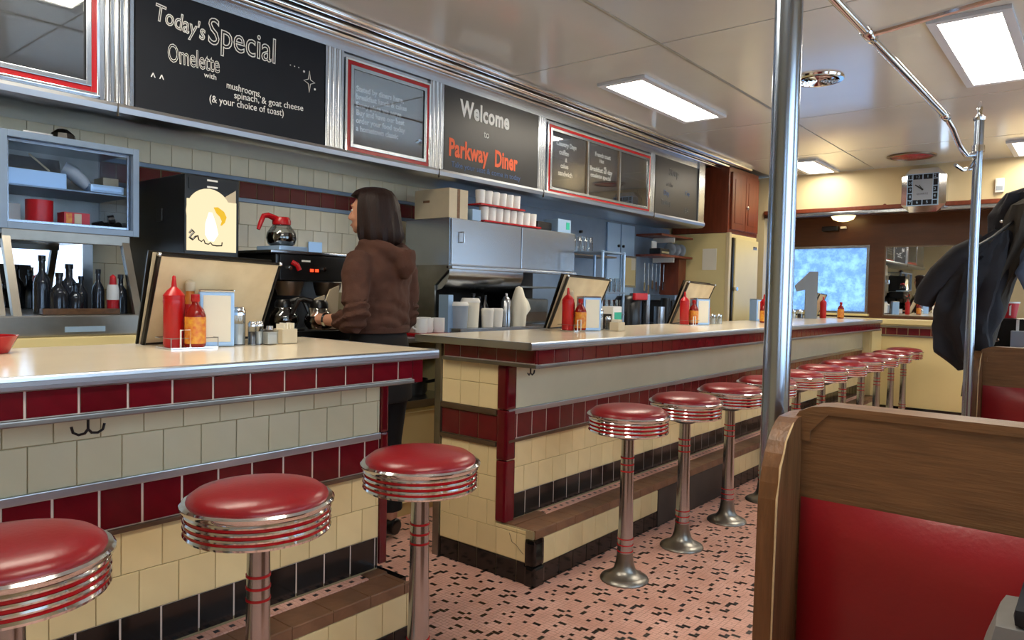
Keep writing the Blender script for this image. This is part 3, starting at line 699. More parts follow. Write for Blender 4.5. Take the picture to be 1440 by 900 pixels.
# ================================================================== BACK COUNTER AND KITCHEN
bc = thing('back_counter', 'low steel back counter with cream doors behind the front counters', 'counter', (-3.4, 3, 0))
part('cabinet_body', bx(WX+.015, -3.08, -1.0, 2.62, 0, .97), 'creampanel', bc)
part('cabinet_body', bx(WX+.015, -3.0, 3.16, 7.3, 0, .97), 'creampanel', bc)
part('steel_top', bx(WX+.015, -3.06, -1.0, 2.62, .97, 1.0, bev=.004), 'steel', bc)
part('steel_top', bx(WX+.015, -2.985, 2.62, 7.3, .97, 1.0005, bev=.004), 'steel', bc)
part('niche_back', bx(WX+.015, WX+.03, 2.62, 3.16, 0, .97), 'dark', bc)
part('niche_base', bx(-3.79, -3.0, 2.62, 3.16, 0, .60), 'creampanel', bc)
part('niche_shelf', bx(-3.79, -2.985, 2.62, 3.16, .60, .645, bev=.005), 'steel', bc)
part('niche_door', bx(-3.0, -2.985, 2.66, 3.12, .08, .58, bev=.02), 'creampanel', bc)
for i, (y, c) in enumerate(((2.78, 'upright'), (2.98, 'open'))):
    q = thing('saucepan', ('black saucepan nearer the near counter' if i == 0 else 'black saucepan nearer the steel post') + ' in the back counter niche', 'pan', (-3.2, y, .646))
    part('pan_body', lathe(B(), [(0, 0), (.075, 0), (.085, .02), (.09, .09), (.086, .09), (.08, .01), (0, .008)], (-3.2, y, .646), 20), 'blackm', q, True)
    part('pan_handle', tube(B(), [(-3.12, y+.03, .72), (-3.02, y+.06, .745)], .01, 8), 'black', q, True)
q = thing('coffee_grinder', 'black machine on the niche shelf beside the aisle gap', 'machine', (-3.45, 3.0, .646))
part('machine_body', bx(-3.6, -3.35, 2.9, 3.12, .646, .90, bev=.02), 'black', q); part('machine_spout', tube(B(), [(-3.35, 3.0, .85), (-3.3, 3.0, .84), (-3.29, 3.0, .8)], .012), 'chrome', q, True)
# left cream cabinet and display cases
lc = solo('base_cabinet', bx(-3.79, -3.15, -1.0, 1.50, 1.001, 1.05, bev=.003), 'creampanel', 'yellow cream cabinet ledge under the glass display case', 'cabinet', (-3.4, .5, 1.001))
dc = thing('display_case', 'two tier steel and glass display case on the back counter', 'display case', (-3.5, 1.18, 1.051))
XF = -3.35
def frame_yz(par, name, m, y0, y1, z0, z1, k, x0, x1):
    f = B()
    for p in ((y0, y0+k, z0, z1), (y1-k, y1, z0, z1), (y0+k, y1-k, z0, z0+k), (y0+k, y1-k, z1-k, z1)): box(f, x0, x1, *p, .002)
    part(name, f, m, par)
frame_yz(dc, 'upper_frame', 'steel_blue', .925, 1.452, 1.475, 1.862, .026, XF-.03, XF)
frame_yz(dc, 'sliding_door_frame', 'steel', .952, 1.425, 1.503, 1.835, .012, XF-.04, XF-.03)
part('upper_glass', bx(XF-.025, XF-.022, .951, 1.426, 1.501, 1.836), 'caseglass', dc)
part('upper_top', bx(-3.78, XF-.004, .925, 1.452, 1.85, 1.862), 'steel', dc); part('upper_floor', bx(-3.78, XF-.004, .925, 1.452, 1.475, 1.49), 'steel', dc)
part('upper_back', bx(-3.79, -3.775, .925, 1.452, 1.475, 1.862), 'steel_dull', dc)
part('glass_shelf', bx(-3.77, XF-.05, .935, 1.445, 1.652, 1.658), 'steel_blue', dc)
for yy in (.925, 1.446): part('side_glass', bx(-3.775, XF-.03, yy, yy+.006, 1.49, 1.85), 'caseglass', dc)
for y0, y1 in ((.93, .958), (1.378, 1.408)):
    part('slanted_post', prism(B(), [(XF-.03, 1.455), (XF, 1.455), (-3.215, 1.135), (-3.245, 1.135)], 'Y', y0, y1), 'steel_dull', dc)
part('lower_top_rail', bx(XF-.03, XF+.004, .93, 1.41, 1.43, 1.474, bev=.003), 'steel_dull', dc)
part('lower_glass', slab4(B(), [(XF-.012, .958, 1.43), (XF-.012, 1.378, 1.43), (-3.236, 1.378, 1.135), (-3.236, .958, 1.135)], .004), 'caseglass', dc)
part('lower_back', bx(-3.79, -3.775, .93, 1.42, 1.05, 1.475), 'mirror', dc)
part('base_band', bx(-3.79, -3.2, .5, 1.42, 1.051, 1.135, bev=.006), 'steel_dull', dc)
part('name_plate', bx(-3.2, -3.196, 1.10, 1.25, 1.068, 1.09), 'bluegrey', dc)
part('lower_top', bx(-3.79, XF-.03, .93, 1.41, 1.455, 1.474), 'steel', dc)
d2 = thing('display_case', 'left display case cut by the picture edge', 'display case', (-3.5, .65, 1.136))
frame_yz(d2, 'upper_frame', 'steel_blue', .40, .905, 1.475, 1.862, .026, XF-.03, XF)
part('upper_glass', bx(XF-.025, XF-.022, .426, .88, 1.501, 1.836), 'caseglass', d2); part('back', bx(-3.79, -3.775, .4, .905, 1.14, 1.862), 'mirror', d2)
part('shelf', bx(-3.77, XF-.05, .41, .9, 1.475, 1.487), 'steel', d2)
part('slanted_post', prism(B(), [(XF-.03, 1.475), (XF, 1.475), (-3.215, 1.137), (-3.245, 1.137)], 'Y', .875, .905), 'steel_dull', d2)
# things in the upper case
def cyl(name, m, label, cat, x, y, z, r, h, grp=None, n=18, r2=None):
    return solo(name, lathe(B(), [(0, 0), (r, 0), (r2 or r, h), (0, h)], (x, y, z), n), m, label, cat, (x, y, z), grp, smooth=True)
solo('storage_tray', bx(-3.50, -3.42, .965, 1.185, 1.659, 1.725, bev=.004), 'bluegrey', 'long pale blue tray on the upper shelf of the display case', 'tray', (-3.46, 1.08, 1.659))
solo('paper_carton', bx(-3.60, -3.5, 1.36, 1.425, 1.659, 1.74), 'card', 'small brown carton at the right of the upper case shelf', 'carton', (-3.5, 1.4, 1.659))
solo('wrapped_roll', tube(B(), [(-3.47, 1.19, 1.755), (-3.46, 1.22, 1.74), (-3.45, 1.26, 1.70), (-3.44, 1.275, 1.68)], [.03, .032, .026, .018], 10), 'greyplastic', 'roll of clear wrap leaning behind the pale blue tray', 'roll', (-3.46, 1.2, 1.659), smooth=True)
solo('plastic_tub', bx(-3.47, -3.40, 1.27, 1.41, 1.659, 1.695, bev=.012), 'bluegrey', 'flat clear plastic tub on the upper case shelf', 'tub', (-3.45, 1.35, 1.659))
solo('wooden_stick', tube(B(), [(-3.5, 1.07, 1.80), (-3.45, 1.13, 1.731)], .004, 6), 'card', 'pale stick leaning above the blue tray', 'stick', (-3.47, 1.1, 1.73))
solo('dark_folder', slab4(B(), [(-3.62, 1.0, 1.80), (-3.62, 1.22, 1.80), (-3.56, 1.22, 1.66), (-3.56, 1.0, 1.66)], .01), 'greybag', 'dark grey folder behind the blue tray in the display case', 'folder', (-3.6, 1.1, 1.66))
cyl('red_tub', 'redcup', 'round red tub on the floor of the upper display case', 'tub', -3.46, 1.095, 1.491, .05, .115, n=24)
solo('white_box', bx(-3.56, -3.52, .985, 1.045, 1.491, 1.59), 'white', 'white box left of the red tub', 'box', (-3.46, 1.05, 1.491))
t = thing('snack_box', 'red and yellow box on the floor of the upper display case', 'box', (-3.45, 1.25, 1.491))
part('box_body', bx(-3.50, -3.42, 1.175, 1.275, 1.491, 1.565), 'redcup', t); part('yellow_label', bx(-3.42, -3.418, 1.182, 1.204, 1.5, 1.56), 'yellow', t); part('paper_label', bx(-3.42, -3.418, 1.214, 1.242, 1.505, 1.56), 'card', t)
for i, (y, z, a) in enumerate(((1.318, 1.513, .5), (1.352, 1.513, -.4), (1.386, 1.513, .9), (1.37, 1.545, .1), (1.425, 1.514, -.7))):
    c, s = math.cos(a)*.03, math.sin(a)*.03
    solo('spice_jar', tube(B(), [(-3.44-s, y-c*.4, z), (-3.44+s, y+c*.4, z+.006)], [.021, .021], 12), 'black', ['leftmost','second','third','topmost','rightmost'][i]+' dark spice jar of the heap in the upper display case', 'jar', (-3.44, y, z-.02), 'spice jars heaped in the display case')
# bottles in the lower case
for i, (y, x, r, h, lab) in enumerate(((1.085, -3.40, .032, .24, 'tall dark bottle standing leftmost in the lower display case'), (1.125, -3.33, .034, .17, 'stout dark bottle in front of the tall one in the lower case'),
        (1.20, -3.44, .036, .21, 'dark bottle left of centre in the lower display case'), (1.185, -3.33, .03, .13, 'short dark jar at the centre of the lower display case'),
        (1.285, -3.36, .024, .19, 'slim dark bottle right of centre in the lower display case'), (1.25, -3.45, .026, .16, 'small dark bottle behind the slim one in the lower case'), (1.365, -3.33, .026, .17, 'dark bottle right of the red and white can'))):
    t = thing('sauce_bottle', lab, 'bottle', (x, y, 1.136), group='dark bottles in the lower display case')
    part('bottle_body', lathe(B(), [(0, 0), (r, 0), (r, h*.5), (r*.85, h*.6), (r*.38, h*.72), (r*.36, h*.92), (0, h*.92)], (x, y, 1.136), 16), 'bottle', t, True)
    part('bottle_cap', lathe(B(), [(r*.45, h*.9), (r*.45, h), (0, h)], (x, y, 1.136), 12), 'black', t, True)
t = thing('whipped_cream_can', 'red and white can with a red cap in the lower display case', 'can', (-3.31, 1.325, 1.136))
for nm, m, pr in (('can_body', 'redcup', [(0, 0), (.024, 0), (.024, .06)]), ('can_label', 'white', [(.0245, .06), (.0245, .10), (.02, .125)]), ('can_cap', 'redcup', [(.014, .125), (.012, .16), (0, .17)])):
    part(nm, lathe(B(), pr, (-3.31, 1.325, 1.136), 16), m, t, True)
solo('cutting_board', bx(-3.29, -3.25, 1.04, 1.33, 1.1355, 1.16, bev=.004), 'wood', 'wooden board lying in front of the bottles in the lower case', 'board', (-3.27, 1.18, 1.136))
t = thing('black_bag', 'crumpled black bag and foil on top of the display case', 'bag', (-3.5, 1.13, 1.863))
part('bag_body', lathe(B(), [(0, 0), (.05, 0), (.045, .025), (.02, .045), (0, .05)], (-3.42, 1.17, 1.862), 9), 'black', t); part('foil', bx(-3.47, -3.4, 1.02, 1.13, 1.862, 1.878, bev=.006), 'steel', t)
# black dispenser with lit panel
t = thing('drink_dispenser', 'tall black drinks dispenser with a glowing yellow front panel', 'dispenser', (-3.5, 1.71, 1.0))
XD = -3.2
part('machine_body', bx(-3.79, XD, 1.583, 1.845, 1.001, 1.765, bev=.006), 'black', t)
part('side_handle', bx(-3.45, -3.40, 1.572, 1.583, 1.56, 1.62, bev=.004), 'blackm', t)
part('front_vents', bx(XD, XD+.004, 1.60, 1.83, 1.70, 1.75), 'blackm', t)
for z in (1.742, 1.712): part('vent_light', bx(XD+.004, XD+.006, 1.685, 1.735, z, z+.008), 'white', t)
part('lit_panel', bx(XD, XD+.006, 1.592, 1.828, 1.423, 1.655), 'screen', t)
part('panel_corner', prism(B(), [(1.74, 1.655), (1.826, 1.715), (1.826, 1.62)], 'X', XD, XD+.005), 'card', t)
part('lit_glow', lathe(B(), [(0, 0), (.10, 0), (.10, .001), (0, .001)], (XD+.006, 1.70, 1.575), 28, 'X'), 'screen', t)
part('lit_top', lathe(B(), [(0, 0), (.108, 0), (.108, .001), (0, .001)], (XD+.0046, 1.695, 1.60), 28, 'X'), 'screen', t)
part('lit_centre', tube(B(), [(XD+.006, 1.705, 1.47), (XD+.006, 1.705, 1.50), (XD+.006, 1.70, 1.55), (XD+.006, 1.70, 1.60)], [.012, .03, .024, .008], 12), 'screen_hot', t, True)
part('yolk', prism(B(), [(1.715, 1.625), (1.735, 1.628), (1.765, 1.61), (1.778, 1.585), (1.77, 1.56), (1.755, 1.545), (1.748, 1.545), (1.755, 1.565), (1.745, 1.585), (1.728, 1.6)], 'X', XD+.0075, XD+.009), 'screen_yolk', t)
sc_ = [(1.60, 1.50), (1.612, 1.515), (1.622, 1.505), (1.61, 1.493), (1.602, 1.48), (1.615, 1.472), (1.628, 1.485), (1.64, 1.49), (1.645, 1.472), (1.657, 1.465), (1.668, 1.475), (1.675, 1.458), (1.69, 1.455), (1.70, 1.463), (1.71, 1.452), (1.73, 1.45), (1.755, 1.452), (1.757, 1.468)]
part('script_stroke', tube(B(), [(XD+.008, y, z) for y, z in sc_], [.005, .006, .006, .005, .006, .006, .005, .004, .003, .003, .003, .003, .003, .003, .003, .003, .003, .003], 5), 'black', t, True)
# brewer with carafes
def carafe(x, y, z, label, rz=0, fill=True):
    t = thing('coffee_carafe', label, 'carafe', (0, 0, 0), group='glass coffee carafes')
    part('glass_bowl', lathe(B(), [(0, 0), (.052, 0), (.066, .012), (.074, .04), (.068, .07), (.05, .095), (.04, .108), (.04, .12)], n=24), 'glass', t, True)
    part('coffee', lathe(B(), [(0, .002), (.05, .002), (.064, .014), (.072, .04), (.067, .066), (0, .066)], n=24), 'coffee', t, True)
    hm = 'redpaint' if fill else 'black'
    part('collar', lathe(B(), [(.041, .105), (.045, .108), (.045, .128), (.036, .145), (.0, .147)], n=24), hm, t, True)
    part('handle', tube(B(), [(0, -.03, .135), (0, -.075, .148), (0, -.10, .143), (0, -.115, .11), (0, -.128, .075)], [.016, .014, .013, .012, .009], 8), hm, t, True)
    t.location = (x, y, z); t.rotation_euler = (0, 0, rz); return t
t = thing('coffee_brewer', 'black and steel two station coffee brewer left of the person', 'coffee machine', (-3.3, 2.2, 1.0))
part('brewer_base', bx(-3.6, -3.05, 1.98, 2.50, 1.001, 1.05, bev=.006), 'black', t)
part('brewer_back', bx(-3.6, -3.34, 1.98, 2.50, 1.05, 1.42), 'black', t)
part('brewer_head', bx(-3.6, -3.10, 1.98, 2.50, 1.30, 1.43, bev=.01), 'black', t)
part('steel_trim', bx(-3.099, -3.092, 2.0, 2.48, 1.30, 1.425, bev=.003), 'blackm', t)
part('warmer_top', bx(-3.62, -3.09, 1.95, 2.52, 1.43, 1.445, bev=.004), 'steel', t)
part('warmer_plate', bx(-3.3, -3.10, 2.0, 2.16, 1.446, 1.468, bev=.004), 'bluegrey', t)
for y in (2.10, 2.33):
    part('brew_basket', lathe(B(), [(0, 0), (.055, 0), (.07, .05), (.072, .07), (0, .07)], (-3.17, y, 1.225), 20), 'brownstrip', t, True)
    part('hot_plate', lathe(B(), [(0, 0), (.075, 0), (.075, .008), (0, .008)], (-3.16, y, 1.05), 20), 'blackm', t, True)
for y in (2.17, 2.20): part('indicator', bx(-3.092, -3.088, y, y+.018, 1.345, 1.36), 'led', t)
for y in (2.25, 2.42, 2.05): part('knob', lathe(B(), [(.01, 0), (.01, .012), (0, .014)], (-3.092, y, 1.36), 12, 'X'), 'chrome', t, True)
part('red_lever', tube(B(), [(-3.085, 2.06, 1.39), (-3.07, 2.08, 1.375), (-3.065, 2.09, 1.35)], .012, 8), 'redpaint', t, True)
part('metal_label', bx(-3.092, -3.09, 2.12, 2.17, 1.393, 1.402), 'white', t)
carafe(-3.2, 2.075, 1.469, 'red handled coffee carafe on top of the brewer')
carafe(-3.165, 2.07, 1.06, 'coffee carafe with a black handle on the brewer hot plate', rz=2.2, fill=False)
carafe(-3.035, 2.185, 1.06, 'coffee carafe held by the person in the brown hoodie', rz=-.5, fill=False)
for i, (y, h, z) in enumerate(((2.175, .17, 1.06), (2.24, .22, 1.06))):
    solo('paper_filter_pack', prism(B(), [(y-.02, z), (y+.04, z), (y+.055, z+h), (y-.0, z+h*.9), (y-.03, z+h*.6)], 'X', -3.06+i*.03, -3.05+i*.03), 'card', ('shorter' if i == 0 else 'taller') + ' beige folded paper sheet standing between the carafes', 'paper', (-3.05, y, z))
solo('wall_notice', bx(WX+.012, WX+.016, 2.66, 2.76, 1.43, 1.55), 'bluegrey', 'small pale notice on the tiled wall behind the person', 'notice', (WX+.014, 2.7, 1.43))
# tray with white cups by the aisle
t = thing('serving_tray', 'red tray under white mugs on the back counter by the aisle gap', 'tray', (-3.13, 3.0, 1.001))
part('tray_body', bx(-3.23, -3.01, 2.86, 3.11, 1.001, 1.018, bev=.006), 'redpaint', t)
for i, (x, y) in enumerate(((-3.06, 2.905), (-3.09, 2.98), (-3.07, 3.055), (-3.18, 2.95), (-3.17, 3.04))):
    t = thing('white_mug', ['white mug nearest the person on the red tray', 'white mug second from the person, front row of the red tray', 'white mug at the right front corner of the red tray', 'left white mug in the back row of the red tray', 'right white mug in the back row of the red tray'][i], 'mug', (x, y, 1.019), group='white mugs on the red tray')
    part('mug_body', lathe(B(), [(0, .0), (.034, 0), (.038, .01), (.038, .085), (.035, .085), (.034, .01), (0, .008)], (x, y, 1.019), 20), 'white', t, True)
    part('mug_handle', tube(B(), [(x-.005, y-.037, 1.09), (x-.005, y-.06, 1.08), (x-.005, y-.06, 1.05), (x-.005, y-.037, 1.04)], .006, 6), 'white', t, True)
# steel hood cabinet
t = thing('steel_cabinet', 'large stainless wall cabinet with two doors over the work counter', 'cabinet', (-3.4, 3.97, 1.0))
part('cabinet_body', bx(-3.62, -3.215, 3.285, 4.66, 1.4255, 1.728, bev=.004), 'steel', t)
part('side_panel', prism(B(), [(-3.61, 1.001), (-3.34, 1.001), (-3.34, 1.30), (-3.22, 1.40), (-3.22, 1.43), (-3.61, 1.43)], 'Y', 3.285, 3.297), 'steel_dull', t)
dl = part('door', bx(-3.214, -3.20, 3.292, 3.99, 1.432, 1.724, bev=.004), 'steel', t); dr = part('door', bx(-3.214, -3.203, 4.0, 4.655, 1.432, 1.724, bev=.004), 'steel', t)
part('door_handle', tube(B(), [(-3.20, 3.375, 1.64), (-3.175, 3.375, 1.64), (-3.175, 3.375, 1.575), (-3.20, 3.375, 1.575)], .006, 6), 'chrome', dl, True)
part('bottom_rail', bx(-3.24, -3.185, 3.285, 4.66, 1.405, 1.425, bev=.004), 'steel', t)
part('curved_hood', prism(B(), [(-3.225, 1.405), (-3.225, 1.37), (-3.245, 1.32), (-3.29, 1.28), (-3.36, 1.26), (-3.6, 1.255), (-3.6, 1.405)], 'Y', 3.30, 4.05), 'steel', t, True)
part('jamb', bx(-3.30, -3.215, 3.2845, 3.33, 1.001, 1.24, bev=.003), 'bluegrey', t)
part('back_panel', bx(-3.62, -3.61, 3.285, 4.66, 1.0, 1.43), 'dark', t)
part('inner_shelf', bx(-3.6, -3.26, 4.07, 4.655, 1.30, 1.312), 'steel_dull', t); part('divider', bx(-3.6, -3.25, 4.05, 4.062, 1.001, 1.405), 'blackm', t)
part('steel_ledge', bx(-3.36, -3.12, 3.30, 4.35, 1.001, 1.03, bev=.005), 'steel', t)
t = thing('cardboard_box', 'cardboard box with printed side on top of the steel cabinet', 'box', (-3.38, 3.37, 1.729))
part('box_body', bx(-3.54, -3.225, 3.287, 3.46, 1.729, 1.915, bev=.002), 'card', t); part('box_tape', bx(-3.2249, -3.2239, 3.36, 3.385, 1.729, 1.915), 'wood', t); part('box_tape', bx(-3.46, -3.40, 3.2855, 3.2868, 1.83, 1.845), 'wood', t)
for k, (zt, n, y0) in enumerate(((1.729, 8, 3.60), (1.836, 6, 3.56))):
    tr = solo('cup_tray', bx(-3.32, -3.20, y0, y0+.075*n+.02, zt, zt+.012, bev=.003), 'redpaint', ('lower' if k == 0 else 'upper') + ' red tray of paper cups on the steel cabinet', 'tray', (-3.26, y0+.3, zt))
    for i in range(n):
        y = y0+.045+i*.075
        solo('paper_cup', lathe(B(), [(0, 0), (.030, 0), (.034, .088), (.0345, .09), (0, .09)], (-3.25, y, zt+.0125), 14), 'white', ('%s white paper cup from the left on the %s red tray above the steel cabinet' % (['first','second','third','fourth','fifth','sixth','seventh','eighth'][i], ('lower', 'upper')[k])), 'cup', (-3.25, y, zt+.0125), 'paper cups on the %s tray' % ('lower', 'upper')[k], smooth=True)
solo('napkin_pack', bx(-3.30, -3.21, 3.49, 3.57, 1.729, 1.80), 'bluegrey', 'small pale pack between the cardboard box and the cups', 'pack', (-3.25, 3.53, 1.729))
solo('black_appliance', bx(-3.5, -3.28, 4.28, 4.46, 1.729, 1.80, bev=.02), 'black', 'black appliance on the steel cabinet right of the cups', 'appliance', (-3.4, 4.37, 1.729))
t = thing('carton', 'pale carton with a green print at the right end of the steel cabinet', 'carton', (-3.3, 4.58, 1.729))
part('carton_body', bx(-3.38, -3.24, 4.48, 4.65, 1.729, 1.83, bev=.003), 'bluegrey', t); part('green_print', bx(-3.239, -3.238, 4.585, 4.63, 1.755, 1.81), 'teal', t)
# containers on the steel ledge
Z = 1.031
def tub(x, y, r, h, m, label, name='food_tub'):
    t = thing(name, label, 'container', (x, y, Z))
    part('tub_body', lathe(B(), [(0, 0), (r*.88, 0), (r, h*.85), (0, h*.85)], (x, y, Z), 20), m, t, True); part('lid', lathe(B(), [(r*1.04, h*.85), (r*1.05, h*.9), (r*.9, h), (0, h)], (x, y, Z), 20), 'white', t, True)
tub(-3.2, 3.375, .055, .165, 'greyplastic', 'white tub with a lid at the left end of the steel ledge'); tub(-3.22, 3.495, .062, .19, 'paper', 'large cream tub second on the steel ledge')
tub(-3.17, 3.61, .042, .125, 'white', 'small white tub third on the steel ledge'); tub(-3.17, 3.705, .042, .125, 'white', 'small white tub fourth on the steel ledge, before the bottles')
for i, (y, r, h) in enumerate(((3.62, .03, .22), (3.68, .028, .2), (3.74, .03, .21))):
    x = -3.31; t = thing('oil_bottle', ['left', 'middle', 'right'][i]+' dark bottle behind the small white tubs', 'bottle', (x, y, Z), group='dark bottles on the steel ledge')
    part('bottle_body', lathe(B(), [(0, 0), (r, 0), (r, h*.6), (r*.4, h*.8), (r*.4, h*.94), (0, h*.94)], (x, y, Z), 14), 'bottle', t, True); part('bottle_cap', lathe(B(), [(r*.5, h*.92), (r*.5, h), (0, h)], (x, y, Z), 10), 'black', t, True)
t = thing('steel_canister', 'slim steel canister left of the draped white cloth', 'canister', (-3.17, 3.80, Z))
part('canister_body', lathe(B(), [(0, 0), (.036, 0), (.036, .17), (.02, .20), (0, .21)], (-3.17, 3.80, Z), 18), 'steel', t, True); part('canister_knob', lathe(B(), [(.008, .2), (.01, .225), (0, .23)], (-3.17, 3.80, Z), 10), 'chrome', t, True)
b = B(); pr = []
for z, r in ((0, .05), (.06, .056), (.12, .06), (.17, .052), (.21, .042), (.245, .032), (.268, .022), (.278, 0)):
    pr.append((r, z))
lathe(b, pr, (-3.16, 3.92, Z), 26)
for v in b.verts:
    a = math.atan2(v.co.y-3.92, v.co.x+3.16); k = 1+.16*math.sin(a*4+1)*(1-(v.co.z-Z)/.3)+.9*math.exp(-((a-1.3)/.35)**2)*math.exp(-((v.co.z-Z-.14)/.05)**2); v.co.x = -3.16+(v.co.x+3.16)*k; v.co.y = 3.92+(v.co.y-3.92)*k+.02*(v.co.z-Z)
solo('white_cloth', b, 'paper', 'white cloth draped over an upright holder beside the canister', 'cloth', (-3.16, 3.92, Z), smooth=True)
t = thing('toaster', 'dark steel toaster in the recess right of the white cloth', 'toaster', (-3.42, 4.35, 1.001))
part('toaster_body', bx(-3.53, -3.36, 4.15, 4.55, 1.031, 1.22, bev=.03), 'steel_dull', t, True); part('toaster_front', bx(-3.36, -3.352, 4.19, 4.51, 1.05, 1.12), 'brownstrip', t)
# rack of glasses
t = thing('steel_rack', 'white steel rack with thin posts and shelves behind the second menu', 'rack', (-3.15, 4.9, 0))
for x in (-3.0, -3.28):
    for y in (4.74, 5.06): part('post', lathe(B(), [(.011, 1.001), (.011, 1.60)], (x, y, 0), 10), 'bluegrey', t, True)
for z in (1.10, 1.27, 1.585): part('shelf', bx(-3.29, -2.99, 4.73, 5.07, z, z+.012), 'steel_blue', t)
n = 0
for z, s in ((1.112, 4), (1.282, 4)):
    for i in range(s):
        y = 4.785+i*.076; lab = '%s drinking glass from the left on the %s shelf of the steel rack' % (['first','second','third','last'][i], 'lower' if z < 1.2 else 'upper')
        solo('drinking_glass', lathe(B(), [(0, 0), (.026, 0), (.032, .11), (.030, .11), (.025, .006), (0, .006)], (-3.03, y, z), 14), 'glass', lab, 'glass', (-3.03, y, z), 'glasses on the %s rack shelf' % ('lower' if z < 1.2 else 'upper'), smooth=True)
t = thing('wall_shelf', 'thin bracket shelf on the blue wall right of the steel cabinet', 'shelf', (-3.7, 5.5, 1.60))
part('shelf_board', bx(WX+.011, -3.55, 5.15, 5.85, 1.60, 1.615), 'brownstrip', t)
for i in range(4):
    y = 5.28+i*.09; solo('glass_jar', lathe(B(), [(0, 0), (.035, 0), (.035, .13), (.03, .15), (.03, .16), (0, .16)], (-3.66, y, 1.616), 14), 'glass', ['first','second','third','last'][i]+' clear glass jar from the left on the bracket shelf of the blue wall', 'jar', (-3.66, y, 1.616), 'glass jars on the bracket shelf', smooth=True)
for i, (a, b_) in enumerate(((6.08, 6.32), (6.34, 6.60))):
    t = thing('wall_panel', ('left' if i == 0 else 'right') + ' pale blue enamel panel on the kitchen wall', 'panel', (WX+.02, a, 1.3))
    part('panel_board', bx(WX+.011, WX+.03, a, b_, 1.0, 1.97, bev=.003), 'bluegrey', t); part('knob', lathe(B(), [(.014, 0), (.014, .016), (0, .018)], (WX+.03, b_-.04 if i == 0 else a+.03, 1.75-.0*i), 12, 'X'), 'black', t, True)
for y, z in ((5.3, 1.86), (5.62, 1.84)): solo('wall_hook', lathe(B(), [(.015, 0), (.012, .03), (0, .032)], (WX+.011, y, z), 10, 'X'), 'black', ('left' if y < 5.5 else 'right')+' small black knob on the blue kitchen wall', 'hook', (WX+.011, y, z), 'black wall knobs')
# far brown shelves and the things on them
for k, z in enumerate((1.875, 1.665)):
    t = thing('wooden_shelf', ('upper' if k == 0 else 'lower') + ' dark wooden shelf beside the cream refrigerator', 'shelf', (-3.7, 6.95, z))
    part('shelf_board', bx(WX+.011, -3.52, 6.66, 7.38, z, z+.022), 'cherry', t); part('bracket', bx(-3.80, -3.55, 7.0, 7.012, z-.05, z), 'white', t)
solo('chalk_square', bx(-3.70, -3.69, 6.78, 6.88, 1.74, 1.83), 'white', 'white framed square behind the black dispenser on the lower wooden shelf', 'frame', (-3.69, 6.8, 1.74))
t = thing('towel_dispenser', 'black dispenser on the lower wooden shelf', 'dispenser', (-3.62, 6.8, 1.688)); part('dispenser_body', bx(-3.68, -3.55, 6.70, 6.90, 1.688, 1.75, bev=.015), 'black', t); part('chrome_front', bx(-3.549, -3.545, 6.72, 6.88, 1.70, 1.72), 'chrome', t)
for i in range(3):
    y = 7.03+i*.12; solo('white_plate', lathe(B(), [(0, 0), (.055, 0), (.07, .01), (0, .012)], (-3.62, y, 1.755), 20, 'Y'), 'greyplastic', ['left','middle','right'][i]+' pale plate standing upright on the lower wooden shelf', 'plate', (-3.62, y, 1.688), 'plates on the lower wooden shelf', smooth=True)
for i in range(6):
    y = 6.78+i*.085; h = .2+.03*math.sin(i*2)
    t = thing('kitchen_utensil', ['first','second','third','fourth','fifth','last'][i]+' steel utensil from the left hanging under the lower wooden shelf', 'utensil', (-3.78, y, 1.5), group='utensils hanging under the wooden shelf')
    part('utensil_handle', tube(B(), [(-3.77, y, 1.60), (-3.77, y, 1.60-h)], .006, 6), 'steel', t, True); part('utensil_blade', bx(-3.775, -3.767, y-.018, y+.018, 1.60-h-.09, 1.60-h), 'steel', t)
solo('door_post', bx(WX+.011, -3.60, 7.22, 7.39, 1.0, 1.66), 'cherry', 'dark wooden post beside the cream refrigerator', 'post', (-3.7, 7.3, 1.0))
t = thing('coffee_urn', 'black and steel coffee urn between the rack and the utensils', 'urn', (-3.25, 5.6, 1.001))
part('urn_body', lathe(B(), [(0, 0), (.12, 0), (.12, .22), (.10, .25), (0, .26)], (-3.28, 5.62, 1.001), 24), 'black', t, True); part('urn_band', bx(-3.17, -3.14, 5.50, 5.72, 1.22, 1.28, bev=.01), 'redcup', t)
part('urn_side', bx(-3.34, -3.16, 5.74, 5.80, 1.001, 1.28, bev=.01), 'steel', t)
t = thing('espresso_machine', 'black espresso machine beyond the coffee urn', 'coffee machine', (-3.35, 6.6, 1.001))
part('machine_body', bx(-3.6, -3.2, 6.3, 6.95, 1.001, 1.22, bev=.02), 'black', t); part('machine_top', bx(-3.6, -3.2, 6.35, 6.8, 1.22, 1.27), 'steel', t)
for y in (6.42, 6.6, 6.78): part('portafilter', lathe(B(), [(.03, 0), (.03, .03), (0, .04)], (-3.2, y, 1.14), 12, 'X'), 'chrome', t, True)
for i, (y, r, h, m) in enumerate(((6.05, .05, .16, 'steel'), (6.17, .045, .24, 'blackm'), (7.05, .05, .15, 'amber'))):
    cyl('kitchen_jar', m, ['steel jar left of the espresso machine', 'tall black jar just left of the espresso machine', 'amber jar between the espresso machine and refrigerator'][i], 'jar', -3.2, y, 1.001, r, h)
t = thing('mirror_panel', 'small mirror-like steel panel added for a bright reflection, left of the hanging utensils', 'window', (WX+.02, 6.63, 1.4))  # mirrored steel plate added to give a bright reflection; the wall has no opening
part('mirror_panel_rim', bx(WX+.030, WX+.045, 6.36, 6.62, 1.34, 1.66), 'steel', t); part('mirror_panel_face', bx(WX+.045, WX+.047, 6.38, 6.60, 1.36, 1.64), 'mirror', t)
